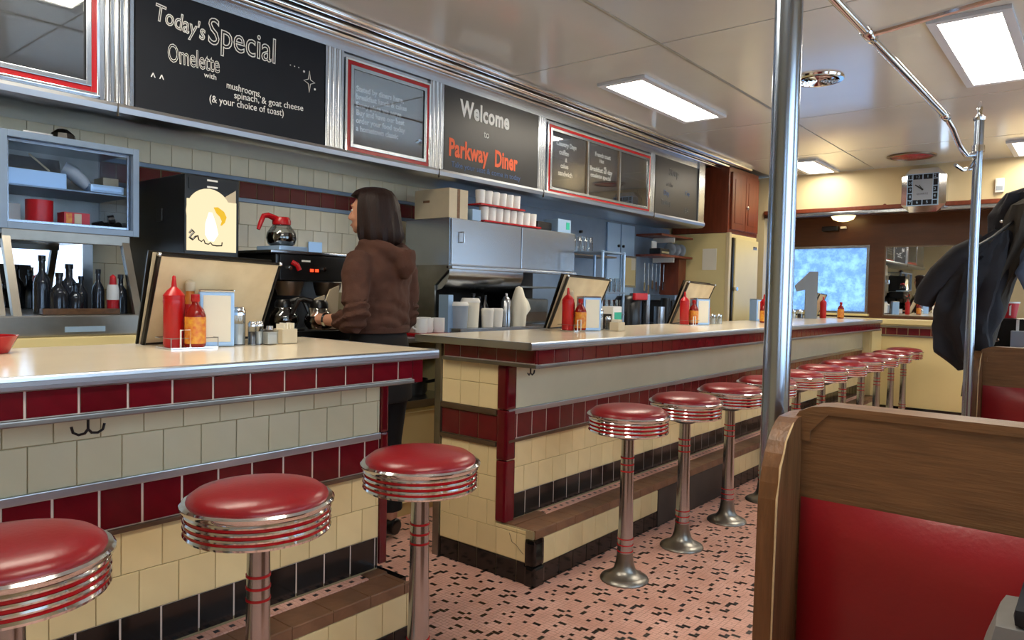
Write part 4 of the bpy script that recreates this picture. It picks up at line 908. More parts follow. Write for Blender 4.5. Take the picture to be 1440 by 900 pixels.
# refrigerator and cherry cabinet
t = thing('refrigerator', 'tall cream refrigerator cabinet at the far end of the kitchen', 'refrigerator', (-3.45, 7.8, 0))
part('fridge_body', bx(-3.80, -3.15, 7.42, 8.25, 0, 1.945, bev=.012), 'creampanel', t)
part('side_trim', bx(-3.16, -3.12, 7.415, 7.47, 0, 1.95, bev=.006), 'creamwall', t)
dl = part('door', bx(-3.148, -3.11, 7.56, 8.21, .1, 1.90, bev=.01), 'creampanel', t); part('door_gap', bx(-3.149, -3.12, 7.515, 7.548, .1, 1.90), 'black', t)
part('handle', bx(-3.11, -3.075, 7.53, 7.58, 1.33, 1.37, bev=.005), 'chrome', dl); part('badge', bx(-3.11, -3.106, 8.05, 8.16, 1.80, 1.835, bev=.002), 'chrome', dl)
part('paper_note', bx(-3.42, -3.26, 7.412, 7.418, 1.55, 1.78), 'paper', t)
t = thing('wall_cabinet', 'cherry wood two door cabinet on top of the cream refrigerator', 'cabinet', (-3.45, 7.8, 1.95))
part('cabinet_body', bx(-3.80, -3.16, 7.45, 8.28, 1.951, 2.66, bev=.006), 'cherry', t)
for a, b_ in ((7.50, 7.86), (7.87, 8.24)): d = part('door', bx(-3.158, -3.135, a, b_, 1.99, 2.60, bev=.006), 'cherry', t); part('door_panel', bx(-3.135, -3.13, a+.06, b_-.06, 2.06, 2.53, bev=.003), 'cherry', d)
part('door_knob', lathe(B(), [(.012, 0), (.02, .02), (0, .03)], (-3.135, 7.895, 2.25), 12, 'X'), 'chrome', d, True)

# ================================================================== COUNTER SETTINGS
ZT = 1.0562
def make_ketchup():
    t = thing('ketchup_bottle', '', 'bottle', group='red ketchup squeeze bottles on the counters')
    part('bottle_body', lathe(B(), [(0, 0), (.030, 0), (.033, .006), (.033, .14), (.0345, .15), (.033, .158), (.031, .165)], n=24), 'ketchup', t, True)
    part('nozzle', lathe(B(), [(.0335, .158), (.034, .17), (.022, .186), (.009, .198), (.006, .232), (.003, .236), (0, .236)], n=20), 'ketchup', t, True)
    return t
def make_hot():
    t = thing('hot_sauce_bottle', '', 'bottle', group='yellow labelled sauce bottles on the counters')
    part('bottle_body', lathe(B(), [(0, 0), (.030, 0), (.033, .006), (.033, .105), (.026, .125), (.012, .142), (.011, .152)], n=20), 'hot', t, True)
    part('yellow_label', lathe(B(), [(.0335, .012), (.0335, .100)], n=20), 'yellow', t, True)
    part('bottle_cap', lathe(B(), [(.0125, .15), (.014, .152), (.014, .175), (0, .177)], n=14), 'redpaint', t, True)
    return t
def make_mustard():
    t = thing('mustard_bottle', '', 'bottle', group='tall sauce bottles behind the condiments')
    part('bottle_body', lathe(B(), [(0, 0), (.026, 0), (.026, .15), (.015, .172), (.014, .185)], n=18), 'amber', t, True)
    part('red_label', lathe(B(), [(.0265, .07), (.0265, .14)], n=18), 'redcup', t, True)
    part('bottle_cap', lathe(B(), [(.017, .185), (.017, .215), (.01, .222), (0, .224)], n=14), 'card', t, True)
    return t
def make_napkin():
    t = thing('napkin_dispenser', '', 'dispenser', group='napkin dispensers on the counters')
    part('dispenser_body', bx(-.045, .045, -.056, .056, 0, .188, bev=.006), 'bluegrey', t)
    part('chrome_top', bx(-.046, .046, -.057, .057, .188, .196, bev=.004), 'chrome', t)
    part('napkin_face', bx(.0452, .0475, -.044, .044, .016, .176, bev=.002), 'paper', t, label='white napkin face')
    return t
def make_shaker(glassy, h, r, cap='chrome'):
    t = thing('shaker', '', 'shaker')
    part('shaker_glass', lathe(B(), [(0, 0), (r, 0), (r, h*.8), (r*.8, h*.82)], n=16), 'glass', t, True)
    part('contents', lathe(B(), [(0, .003), (r*.88, .003), (r*.88, h*.55), (0, h*.55)], n=14), glassy, t, True)
    part('shaker_cap', lathe(B(), [(r*1.02, h*.78), (r*1.02, h*.9), (r*.7, h), (0, h)], n=16), cap, t, True)
    return t
def make_rack():
    t = thing('condiment_rack', '', 'rack', group='wire condiment racks on the counters')
    part('rack_base', bx(-.055, .055, -.075, .085, 0, .004), 'chrome', t)
    for z in (.034,):
        part('rack_rail', tube(B(), [(-.055, -.075, z), (.055, -.075, z), (.055, .085, z), (-.055, .085, z)], .0016, 6, closed=True), 'steel_dull', t, True)
    for y in (-.075, .085): part('rack_wire', tube(B(), [(.055, y, .003), (.055, y, .036)], .0016, 6), 'steel_dull', t, True)
    part('white_clip', tube(B(), [(.058, -.045, .004), (.058, -.045, .062), (.058, -.012, .062), (.058, -.012, .004)], .003, 6), 'white', t, True)
    return t
def make_menu(s=1.0):
    t = thing('menu_folder', '', 'menu', group='standing menu folders on the counters')
    L = Vector((-2.58, 1.131, 1.0565))
    def q(*p): return [Vector(a)-L for a in p]
    # cream page, black edge binding
    A = [(-2.58, 1.131, 1.0575), (-2.44, 1.122, 1.365), (-2.44, 1.578, 1.352), (-2.56, 1.56, 1.07)]
    part('menu_page', slab4(B(), q(*A), -.004), 'menupaper', t)
    e = B(); pp = q(*A)
    for i, r in ((0, .009), (1, .006), (2, .006), (3, .004)): tube(e, [pp[i], pp[(i+1) % 4]], r, 6)
    part('black_binding', e, 'black', t)
    part('back_cover', slab4(B(), q((-2.60, 1.116, 1.0572), (-2.47, 1.100, 1.377), (-2.47, 1.56, 1.366), (-2.59, 1.545, 1.07)), -.006), 'black', t)
    part('second_page', slab4(B(), q((-2.59, 1.122, 1.0575), (-2.455, 1.108, 1.371), (-2.448, 1.135, 1.370), (-2.585, 1.15, 1.0575)), -.003), 'card', t)
    for k in (pp[1], pp[2]): part('corner_clip', lathe(B(), [(.007, -.006), (.009, 0), (.007, .006)], tuple(k), 10), 'chrome', t, True)
    part('menu_print', slab4(B(), q((-2.566, 1.19, 1.12), (-2.553, 1.185, 1.155), (-2.553, 1.215, 1.155), (-2.566, 1.22, 1.12)), .004), 'dark', t, label='round printed mark on the menu page')
    return t
K = make_ketchup(); K.location = (-2.405, 1.155, ZT+.004); K['label'] = 'red ketchup bottle leftmost in front of the large near menu'
Hs = make_hot(); Hs.location = (-2.345, 1.198, ZT+.004); Hs['label'] = 'sauce bottle with a yellow label right of the near ketchup bottle'
Ms = make_mustard(); Ms.location = (-2.46, 1.238, ZT+.004); Ms['label'] = 'tall sauce bottle behind the yellow labelled one at the near counter'
N_ = make_napkin(); N_.location = (-2.40, 1.300, ZT); N_.rotation_euler = (0, 0, -.42); N_['label'] = 'napkin dispenser at the near counter in front of the open menu'
Rk = make_rack(); Rk.location = (-2.385, 1.185, ZT); Rk['label'] = 'chrome wire rack holding the near ketchup bottle'
Mn = make_menu(); Mn.location = (-2.58, 1.131, 1.0565); Mn['label'] = 'large cream and black menu folder standing on the near counter'
sets = [('second', (-2.342, 3.351), (-2.29, 3.402), (-2.38, 3.43), (-2.285, 3.475), (-2.54, 3.44), 'beside the pale carton, second along'), ('third', (-2.351, 4.825), (-2.31, 4.892), (-2.40, 4.92), (-2.30, 4.965), (-2.50, 4.91), 'third along the counters')]
for o_, k, h, m_, n_, mn, w_ in sets:
    copy_thing(K, (*k, ZT+.004), 'red ketchup bottle in the %s condiment group, left of the steel-fronted napkins' % o_)
    copy_thing(Hs, (*h, ZT+.004), 'yellow labelled sauce bottle of the %s condiment group' % o_)
    copy_thing(Ms, (*m_, ZT+.004), 'tall sauce bottle behind the %s condiment group' % o_)
    copy_thing(N_, (*n_, ZT), 'napkin dispenser of the %s condiment group' % o_, rz=-.5)
    copy_thing(Rk, (k[0]+.02, k[1]+.03, ZT), 'chrome wire rack of the %s condiment group' % o_)
    copy_thing(Mn, (*mn, 1.0565), 'standing menu folder behind the %s condiment group' % o_)
copy_thing(K, (-2.30, 6.25, ZT), 'red ketchup bottle left of the main pole'); copy_thing(Hs, (-2.20, 5.98, ZT), 'yellow labelled bottle standing left of the main pole', rz=1.0)
copy_thing(N_, (-2.43, 6.45, ZT), 'napkin dispenser hidden behind the main pole')
copy_thing(K, (-2.38, 8.22, ZT), 'red ketchup bottle at the far end of the long counter'); m5 = copy_thing(Mn, (-2.50, 8.12, 1.0565), 'standing menu at the far end of the long counter'); m5.scale = (.8, .55, .85)
copy_thing(Hs, (-2.22, 8.30, ZT), 'yellow labelled bottle at the far end of the long counter')
def put(o, x, y, label, grp=None, sc_=None):
    o.location = (x, y, ZT); o['label'] = label
    if grp: o['group'] = grp
put(make_shaker('white', .135, .024), -2.40, 1.385, 'tall glass sugar pourer with a chrome cap right of the near napkins')
put(make_shaker('dark', .085, .015), -2.36, 1.415, 'small pepper shaker at the near counter')
put(make_shaker('white', .085, .015), -2.37, 1.448, 'small salt shaker at the near counter')
t = thing('jam_jar', 'small square glass jar with a white label at the near counter', 'jar', (-2.345, 1.475, ZT))
part('jar_glass', bx(-2.368, -2.322, 1.452, 1.498, ZT, ZT+.055, bev=.006), 'glass', t); part('jar_contents', bx(-2.364, -2.326, 1.457, 1.493, ZT+.004, ZT+.045), 'white', t); part('jar_lid', lathe(B(), [(.012, .055), (.012, .068), (0, .07)], (-2.345, 1.475, ZT), 12), 'chrome', t, True)
t = thing('sugar_caddy', 'small cream caddy of sugar packets at the right of the near condiments', 'caddy', (-2.37, 1.557, ZT))
part('caddy_body', bx(-2.40, -2.34, 1.525, 1.59, ZT, ZT+.055, bev=.006), 'card', t)
for i in range(4): part('sugar_packet', bx(-2.395, -2.345, 1.534+i*.014, 1.537+i*.014, ZT+.03, ZT+.072+.004*(i % 2)), 'paper', t)
put(make_shaker('white', .125, .022), -2.28, 3.585, 'glass sugar pourer in the second condiment group'); put(make_shaker('dark', .08, .016), -2.25, 3.63, 'small pepper shaker in the second condiment group')
t = thing('sugar_caddy', 'small pale caddy in front of the teal carton', 'caddy', (-2.16, 3.58, ZT)); part('caddy_body', bx(-2.19, -2.13, 3.55, 3.62, ZT, ZT+.05, bev=.005), 'card', t)
for i in range(3): part('sugar_packet', bx(-2.185, -2.135, 3.56+i*.017, 3.563+i*.017, ZT+.03, ZT+.065), 'paper', t)
t = thing('drink_carton', 'white cup with a teal print on the long counter near the second menu', 'carton', (-2.33, 3.80, ZT))
part('carton_body', bx(-2.37, -2.29, 3.75, 3.85, ZT, ZT+.135, bev=.004), 'white', t); part('teal_print', bx(-2.2899, -2.2885, 3.765, 3.845, ZT+.03, ZT+.10), 'teal', t); part('carton_side_print', bx(-2.36, -2.30, 3.7485, 3.7499, ZT, ZT+.09), 'dark', t)
put(make_shaker('white', .075, .022), -2.30, 5.20, 'small glass jar in the third condiment group'); put(make_shaker('white', .075, .022), -2.28, 5.27, 'second small glass jar right of the third condiment group')
put(make_shaker('white', .09, .03), -2.5, 7.62, 'clear shaker left of the big grey number one'); put(make_shaker('dark', .09, .03), -2.46, 7.72, 'dark shaker left of the big grey number one')
put(make_shaker('white', .09, .03), -2.25, 8.38, 'glass shaker at the very end of the long counter')
one = thing('number_one_sign', 'big grey number one standing on the long counter before the window', 'number', (-2.40, 7.85, ZT))
P1 = [(.06, 0), (-.055, 0), (-.055, .30), (-.14, .28), (-.16, .34), (-.05, .455), (-.02, .49), (.06, .49)]
b = B(); prism(b, P1, 'Y', -.025, .025); bmesh.ops.rotate(b, verts=b.verts, matrix=Matrix.Rotation(.45, 3, 'Z'), cent=(0, 0, 0)); bmesh.ops.translate(b, verts=b.verts, vec=(-2.40, 7.85, ZT))
part('number_one', b, 'numgrey', one)
t = thing('red_basket', 'red plastic basket at the left edge of the near counter', 'basket', (-2.45, .62, ZT))
part('basket_body', lathe(B(), [(0, 0), (.07, 0), (.095, .05), (.09, .05), (.066, .006), (0, .006)], (-2.52, .645, ZT), 20), 'redpaint', t, True)

# far alcove: lamp, sensor, clock
t = thing('alcove_lamp', 'round glowing ceiling lamp in the alcove over the far window', 'ceiling light', (-2.42, 8.95, 2.2))
part('lamp_ring', lathe(B(), [(.15, .05), (.15, .035), (.13, .035), (.13, .05)], (-2.40, 8.93, 2.189), 28), 'chrome', t, True); part('lamp_bowl', lathe(B(), [(.13, .035), (.11, .0), (.06, -.022), (0, -.03)], (-2.40, 8.93, 2.189), 28), 'domelamp', t, True)
t = thing('camera_box', 'small black device with a white mark on the alcove wall', 'camera', (-2.6, 9.13, 2.08)); part('device_body', bx(-2.68, -2.5, 9.08, 9.165, 2.07, 2.13, bev=.01), 'black', t); part('white_mark', bx(-2.48, -2.42, 9.12, 9.165, 2.10, 2.125), 'white', t)
t = thing('motion_sensor', 'small white sensor on the cream header wall at the right', 'sensor', (-.86, HY, 2.34)); part('sensor_body', bx(-.905, -.83, HY-.035, HY-.001, 2.35, 2.49, bev=.01), 'white', t); part('sensor_lens', bx(-.895, -.84, HY-.038, HY-.035, 2.37, 2.41), 'greyplastic', t)
ck = thing('wall_clock', 'octagonal chrome wall clock with a square dial on the header wall', 'clock', (-1.5, HY-.1, 2.42))
cx, cz, y0 = -1.515, 2.408, HY-.001
def octo(w_, h_, c_, y): return [(cx-w_, cz-h_+c_), (cx-w_+c_, cz-h_), (cx+w_-c_, cz-h_), (cx+w_, cz-h_+c_), (cx+w_, cz+h_-c_), (cx+w_-c_, cz+h_), (cx-w_+c_, cz+h_), (cx-w_, cz+h_-c_)]
part('clock_case', prism(B(), octo(.205, .225, .08, 0), 'Y', y0, y0-.11), 'chrome', ck)
b = B(); o1 = octo(.205, .225, .08, 0); o2 = octo(.145, .165, .012, 0); A = [b.verts.new((x, y0-.11, z)) for x, z in o1]; D = [b.verts.new((x, y0-.15, z)) for x, z in o2]
for i in range(8): b.faces.new((A[i], A[(i+1) % 8], D[(i+1) % 8], D[i]))
part('bevel_rim', b, 'chrome', ck)
part('dial_frame', bx(cx-.145, cx+.145, y0-.162, y0-.149, cz-.165, cz+.165), 'bluegrey', ck)
part('number_ring', bx(cx-.135, cx+.135, y0-.165, y0-.162, cz-.155, cz+.155), 'chalk', ck)
part('dial_face', bx(cx-.09, cx+.09, y0-.168, y0-.165, cz-.105, cz+.105), 'greyplastic', ck)
g = B()
for x in (-.092, 0, .092): box(g, cx+x-.004, cx+x+.004, y0-.1665, y0-.164, cz-.155, cz+.155) if x else (box(g, cx-.004, cx+.004, y0-.1665, y0-.164, cz+.105, cz+.155), box(g, cx-.004, cx+.004, y0-.1665, y0-.164, cz-.155, cz-.105))
for z in (-.108, -.035, .035, .108):
    box(g, cx-.135, cx-.09, y0-.1665, y0-.164, cz+z-.004, cz+z+.004); box(g, cx+.09, cx+.135, y0-.1665, y0-.164, cz+z-.004, cz+z+.004)
part('dial_grid', g, 'bluegrey', ck)
for s, x, z in (('12', -.025, .118), ('6', -.014, -.16), ('3', .105, -.02), ('9', -.135, -.02), ('11', -.08, .118), ('1', .05, .118)): text(s, ck, 'bluegrey', cx+x, cz+z, .05, 0, normal='-Y') if False else None
def ctext(s, x, z, sz, m):
    cu = bpy.data.curves.new('f', 'FONT'); cu.body = s; cu.size = sz; cu.align_x = 'CENTER'; cu.align_y = 'CENTER'; cu.extrude = .0005; cu.resolution_u = 2
    tt = bpy.data.objects.new('tmp', cu); C.objects.link(tt); me = bpy.data.meshes.new_from_object(tt.evaluated_get(bpy.context.evaluated_depsgraph_get())); bpy.data.objects.remove(tt)
    me.materials.clear(); me.materials.append(M[m]); me.transform(Matrix(((1, 0, 0, x), (0, 0, -1, y0-.1685), (0, 1, 0, z), (0, 0, 0, 1)))); me.transform(Matrix.Translation(-ORG[ck.name]))
    oo = bpy.data.objects.new('numeral', me); C.objects.link(oo); oo.parent = ck
for i, (s, x, z) in enumerate((('11', -.112, .13), ('12', -.045, .13), ('1', .045, .13), ('2', .112, .13), ('10', -.112, .07), ('9', -.112, 0), ('8', -.112, -.07), ('3', .112, 0), ('4', .112, -.07), ('7', -.112, -.13), ('6', -.045, -.13), ('5', .045, -.13))): ctext(s, cx+x, cz+z, .042, 'bluegrey')
ctext('QUARTZ', cx, cz-.045, .026, 'dark')
part('clock_hand', slab4(B(), [(cx-.07, y0-.170, cz+.045), (cx-.066, y0-.170, cz+.055), (cx+.006, y0-.170, cz+.004), (cx-.004, y0-.170, cz-.006)], .002), 'black', ck)
part('clock_hand', slab4(B(), [(cx-.035, y0-.170, cz+.045), (cx-.028, y0-.170, cz+.048), (cx+.005, y0-.170, cz), (cx-.005, y0-.170, cz)], .002), 'black', ck)
part('centre_cap', lathe(B(), [(.01, 0), (.01, -.006), (0, -.007)], (cx, y0-.17, cz), 12, 'Y'), 'black', ck, True)
for x in (-1.9, -1.1): solo('rail_knob', lathe(B(), [(.03, 0), (.02, .015), (0, .02)], (x, HY+.02, 2.29), 12), 'cherry', 'small wooden knob on the wood rail, %s of the clock' % ('left' if x < -1.5 else 'right'), 'knob', (x, HY+.02, 2.29))

# ================================================================== COATS on the second pole, and things behind the second booth
def coat(name, label, rings, m, folds=7, amp=.02, seed=0, cat='coat', mats=None):
    """rings: (x, y, z, rx, ry) from top to hem"""
    b = B(); n = 64; R_ = []
    # refine
    fine = []
    for a, c in zip(rings, rings[1:]):
        for k in range(8): fine.append(tuple(a[i]+(c[i]-a[i])*k/8 for i in range(5)))
    fine.append(rings[-1])
    for j, (x, y, z, rx, ry) in enumerate(fine):
        t_ = j/(len(fine)-1); row = []
        for i in range(n):
            a = 2*PI*i/n
            f = 1+(.12+.26*t_)*math.sin(folds*a+seed+1.6*math.sin(a+seed)+t_*1.3)*.5+.30*noise.noise(Vector((math.cos(a)*2+seed, math.sin(a)*2, z*7)))+.10*noise.noise(Vector((math.cos(a)*7+seed, math.sin(a)*7, z*16)))
            row.append(b.verts.new((x+rx*math.cos(a)*f, y+ry*math.sin(a)*f, z+.012*noise.noise(Vector((a*2, z*5, seed))))))
        R_.append(row)
    for p, q in zip(R_, R_[1:]):
        for i in range(n): b.faces.new((p[i], p[(i+1) % n], q[(i+1) % n], q[i]))
    b.faces.new(R_[0]); b.faces.new(R_[-1])
    return b
t = thing('hanging_coat', 'large charcoal coat hanging behind the thin pole with one sleeve swung left', 'coat', (-.40, 3.95, .8))
part('coat_body', coat('', '', [(-.385, 3.93, 1.585, .035, .05), (-.42, 3.93, 1.53, .085, .09), (-.47, 3.93, 1.43, .11, .12), (-.50, 3.93, 1.30, .115, .13), (-.52, 3.93, 1.15, .12, .13), (-.50, 3.93, 1.03, .10, .12), (-.47, 3.93, .95, .05, .08)], 'coatdark'), 'coatdark', t, True)
part('sleeve', tube(B(), [(-.43, 3.88, 1.53), (-.52, 3.87, 1.47), (-.60, 3.86, 1.38), (-.655, 3.86, 1.30), (-.67, 3.87, 1.25)], [.05, .062, .06, .05, .042], 14), 'coatdark', t, True)
t = thing('hanging_coat', 'grey olive coat hanging on the right, its hem behind the booth', 'coat', (-.3, 4.0, .8))
part('coat_body', coat('', '', [(-.27, 4.0, 1.74, .03, .04), (-.29, 4.0, 1.70, .07, .08), (-.315, 4.0, 1.55, .075, .09), (-.385, 4.0, 1.35, .055, .08), (-.425, 4.0, 1.15, .045, .08), (-.455, 4.0, .98, .042, .07), (-.475, 4.0, .82, .038, .06)], 'coatolive', folds=5, seed=2), 'coatolive', t, True)
part('lining', tube(B(), [(-.43, 3.90, 1.26), (-.455, 3.895, 1.12), (-.478, 3.89, .98), (-.49, 3.9, .86)], [.006, .014, .012, .01], 8), 'card', t, True, label='pale lining edge')
t = thing('hanging_jacket', 'black quilted hooded jacket topmost on the coat pile at the right', 'jacket', (-.3, 4.05, 1.5))
part('jacket_body', coat('', '', [(-.27, 4.06, 1.79, .03, .04), (-.30, 4.06, 1.76, .085, .09), (-.33, 4.06, 1.66, .10, .11), (-.34, 4.06, 1.54, .095, .11), (-.33, 4.06, 1.44, .06, .08)], 'black', folds=4, seed=5), 'coatdark', t, True)
for x, y, z in ((-.385, 3.955, 1.63), (-.37, 3.95, 1.57)): part('snap', lathe(B(), [(.01, 0), (.008, -.006), (0, -.008)], (x, y, z), 8, 'Y'), 'chrome', t, True)
t = thing('denim_jacket', 'faded denim jacket at the right edge among the coats', 'jacket', (-.2, 3.98, 1.3))
part('jacket_body', coat('', '', [(-.20, 3.93, 1.60, .03, .04), (-.22, 3.93, 1.50, .07, .06), (-.24, 3.93, 1.40, .08, .06), (-.22, 3.93, 1.31, .05, .05)], 'denim', folds=6, seed=3), 'denim', t, True)
t = thing('dining_table', 'booth table behind the second booth bench', 'table', (.3, 4.55, 0))
part('table_top', bx(-.48, .9, 4.32, 4.95, .735, .765, bev=.006), 'laminate', t); part('table_leg', lathe(B(), [(.2, 0), (.18, .02), (.035, .05), (.035, .735)], (.3, 4.62, 0), 20), 'blackm', t, True)
t = thing('napkin_box', 'black napkin box with chrome front on the booth table', 'box', (-.2, 4.5, .766)); part('box_body', bx(-.305, -.02, 4.40, 4.62, .766, 1.185, bev=.012), 'black', t); part('chrome_stud', lathe(B(), [(.01, 0), (.01, -.008), (0, -.01)], (-.285, 4.40, 1.15), 10, 'Y'), 'chrome', t, True); part('chrome_stud', lathe(B(), [(.01, 0), (.01, -.008), (0, -.01)], (-.285, 4.40, 1.075), 10, 'Y'), 'chrome', t, True)
t = thing('white_caddy', 'pale grey caddy of papers right of the black napkin box', 'caddy', (-.1, 4.33, .766)); part('caddy_body', bx(-.225, -.05, 4.34, 4.39, .766, 1.125, bev=.004), 'greyplastic', t)
for x in (-.205, -.15): part('white_card', bx(x, x+.012, 4.36, 4.365, 1.1, 1.18), 'white', t)
t = thing('sauce_cup', 'small red paper cup on top of the black box at the right', 'cup', (-.25, 4.5, 1.186))
part('cup_body', lathe(B(), [(0, 0), (.034, 0), (.046, .075), (0, .075)], (-.25, 4.48, 1.186), 20), 'redcup', t, True); part('cup_rim', lathe(B(), [(.046, .074), (.049, .076), (.049, .082), (.044, .082)], (-.25, 4.48, 1.186), 20), 'white', t, True)
for a in (-2.2, -1.3): part('white_stripe', bx(-.25+.041*math.cos(a)-.004, -.25+.041*math.cos(a)+.004, 4.48+.043*math.sin(a)-.001, 4.48+.043*math.sin(a)+.001, 1.20, 1.255), 'white', t)
for nm in ('napkin_box', 'white_caddy', 'sauce_cup'): bpy.data.objects[nm].location.x -= .14
# grey bag on the near seat
t = thing('backpack', 'grey bag with an orange piping line at the bottom right corner', 'bag', (-.0, 1.05, .47))
b = B(); box(b, -.096, .22, 1.0, 1.14, .472, .895, .05)
for v in b.verts: v.co.x += (v.co.z-.895)*.12 if v.co.x < .06 else 0
part('bag_body', b, 'greybag', t, True)
part('top_flap', bx(-.07, .2, 1.01, 1.13, .888, .91, bev=.01), 'chalk', t, True)
part('blue_pocket', prism(B(), [(-.070, .72), (-.03, .79), (.2, .81), (.2, .55), (-.08, .55)], 'Y', .985, 1.0), 'denim', t)
part('piping', tube(B(), [(-.10, .983, .735), (-.068, .983, .785), (-.03, .983, .81), (.1, .983, .83)], .006, 8), 'amber', t, True)

# ================================================================== PERSON behind the counter
def loft(bm, rings, n=28):
    R_ = []
    for x, y, z, rx, ry in rings:
        R_.append([bm.verts.new((x+rx*math.cos(2*PI*i/n), y+ry*math.sin(2*PI*i/n), z)) for i in range(n)])
    for p, q in zip(R_, R_[1:]):
        for i in range(n): bm.faces.new((p[i], p[(i+1) % n], q[(i+1) % n], q[i]))
    bm.faces.new(R_[0]); bm.faces.new(R_[-1]); return bm
def ball(bm, c, r, n=16):
    g = bmesh.ops.create_uvsphere(bm, u_segments=n, v_segments=n//2+2, radius=1)['verts']
    for v in g: v.co = Vector((c[0]+v.co.x*r[0], c[1]+v.co.y*r[1], c[2]+v.co.z*r[2]))
def remeshed(name, bm, m, parent, vox=.01, fn=None, smooth=6, label=None):
    bmesh.ops.recalc_face_normals(bm, faces=bm.faces[:])
    me = bpy.data.meshes.new('tmp'); bm.to_mesh(me); bm.free(); o = bpy.data.objects.new('tmp', me); C.objects.link(o)
    md = o.modifiers.new('r', 'REMESH'); md.mode = 'VOXEL'; md.voxel_size = vox
    if smooth: s = o.modifiers.new('s', 'SMOOTH'); s.iterations = smooth; s.factor = .5
    m2 = bpy.data.meshes.new_from_object(o.evaluated_get(bpy.context.evaluated_depsgraph_get())); bpy.data.objects.remove(o)
    b2 = B(); b2.from_mesh(m2)
    if fn:
        b2.normal_update()
        mv = [(v, fn(v.co, v.normal)) for v in b2.verts]
        for v, d in mv: v.co += v.normal*d
    return part(name, b2, m, parent, True, label)
pn = thing('person', 'person with brown hair in a brown hoodie, seen from behind at the coffee machine', 'person')
b = B()
loft(b, [(0, 0, .86, .155, .10), (0, 0, .95, .165, .11), (0, .005, 1.05, .135, .095), (0, .005, 1.18, .14, .10), (0, .0, 1.32, .165, .105), (0, -.005, 1.41, .165, .085), (0, -.008, 1.455, .10, .065), (0, -.004, 1.48, .056, .056), (0, .005, 1.54, .052, .056)])
for s in (-1, 1):
    tube(b, [(s*.085, 0, .90), (s*.09, .01, .70), (s*.09, .015, .48), (s*.09, -.01, .28), (s*.09, -.015, .09)], [.088, .08, .056, .052, .037], 16)
    tube(b, [(s*.09, -.045, .05), (s*.095, .03, .045), (s*.10, .12, .03), (s*.10, .155, .028)], [.038, .042, .036, .022], 12)
hd = B(); bb, b = b, hd
ball(b, (0, .03, 1.635), (.075, .093, .108), 24)      # skull
ball(b, (0, .065, 1.585), (.055, .058, .06), 18)      # jaw
ball(b, (0, .105, 1.548), (.022, .018, .018), 12)     # chin
tube(b, [(0, .118, 1.655), (0, .134, 1.625), (0, .143, 1.608), (0, .13, 1.600)], [.008, .011, .0135, .011], 8)
for s in (-1, 1):
    ball(b, (s*.077, .02, 1.625), (.012, .02, .032), 10)
    ball(b, (s*.034, .098, 1.605), (.026, .022, .022), 10)
    ball(b, (s*.033, .107, 1.665), (.022, .012, .010), 10)
ball(b, (0, .124, 1.575), (.021, .011, .006), 10); ball(b, (0, .122, 1.565), (.018, .011, .007), 10)
HR = Matrix.Translation((0, .03, 0)) @ Matrix.Rotation(math.radians(12), 4, 'Z')
bmesh.ops.transform(hd, matrix=HR, verts=hd.verts); b = bb
_m = bpy.data.meshes.new('h'); hd.to_mesh(_m); hd.free(); b.from_mesh(_m)
# arms: left reaches to the carafe, right rests on the counter edge
arms = {-1: [(-.165, -.005, 1.405), (-.215, -.03, 1.27), (-.235, -.055, 1.135), (-.225, .04, 1.105), (-.19, .165, 1.10), (-.175, .205, 1.10)],
        1: [(.165, -.005, 1.405), (.20, -.01, 1.27), (.21, -.01, 1.12), (.20, .07, 1.07), (.175, .18, 1.045), (.165, .22, 1.04)]}
for s, A in arms.items():
    tube(b, A, [.052, .046, .042, .038, .028, .026], 14)
    w_ = Vector(A[-1]); d = (w_-Vector(A[-2])).normalized(); sd = d.cross(Vector((0, 0, 1))).normalized()
    pc = w_+d*.045
    # palm, held edge-up
    tube(b, [w_, w_+d*.03, w_+d*.07, w_+d*.085], [.024, .030, .034, .028], 12)
    for k in range(4):
        z = .027-.018*k; L = (.034, .039, .037, .029)[k]
        p0 = w_+d*.075+Vector((0, 0, z)); inn = sd*(-1 if s < 0 else 1)*-1
        inward = Vector((1, 0, 0))*(-s)
        p1 = p0+d*L*.9+inward*.006; p2 = p1+(d*.35+inward*.9).normalized()*L*.75; p3 = p2+(inward*.7-d*.6).normalized()*L*.55
        tube(b, [w_+d*.05+Vector((0, 0, z*.8)), p0, p1, p2, p3], [.010, .0098, .009, .0082, .0065], 8)
    inward = Vector((1, 0, 0))*(-s); th0 = w_+d*.02+inward*.015+Vector((0, 0, .012)); th1 = th0+(d*.5+inward*.8+Vector((0, 0, .5))).normalized()*.035; th2 = th1+(d*.8+inward*.4).normalized()*.028
    tube(b, [th0, th1, th2], [.013, .011, .008], 8)
remeshed('body', b, 'skin', pn, .0062, smooth=4)
for s in (-1, 1):
    e = B(); ball(e, (s*.033, .110, 1.642), (.011, .009, .0065), 12); bmesh.ops.transform(e, matrix=HR, verts=e.verts); part('eye', e, 'white', pn, True)
    e = B(); ball(e, (s*.033, .1175, 1.641), (.0048, .003, .0048), 10); bmesh.ops.transform(e, matrix=HR, verts=e.verts); part('iris', e, 'black', pn, True)
    e = tube(B(), [(s*.018, .121, 1.668), (s*.034, .118, 1.673), (s*.052, .104, 1.668)], [.002, .003, .002], 6); bmesh.ops.transform(e, matrix=HR, verts=e.verts); part('eyebrow', e, 'hair', pn, True)
e = tube(B(), [(-.018, .130, 1.570), (0, .1355, 1.5705), (.018, .130, 1.570)], [.002, .0035, .002], 6); bmesh.ops.transform(e, matrix=HR, verts=e.verts); part('mouth', e, 'redcup', pn, True)
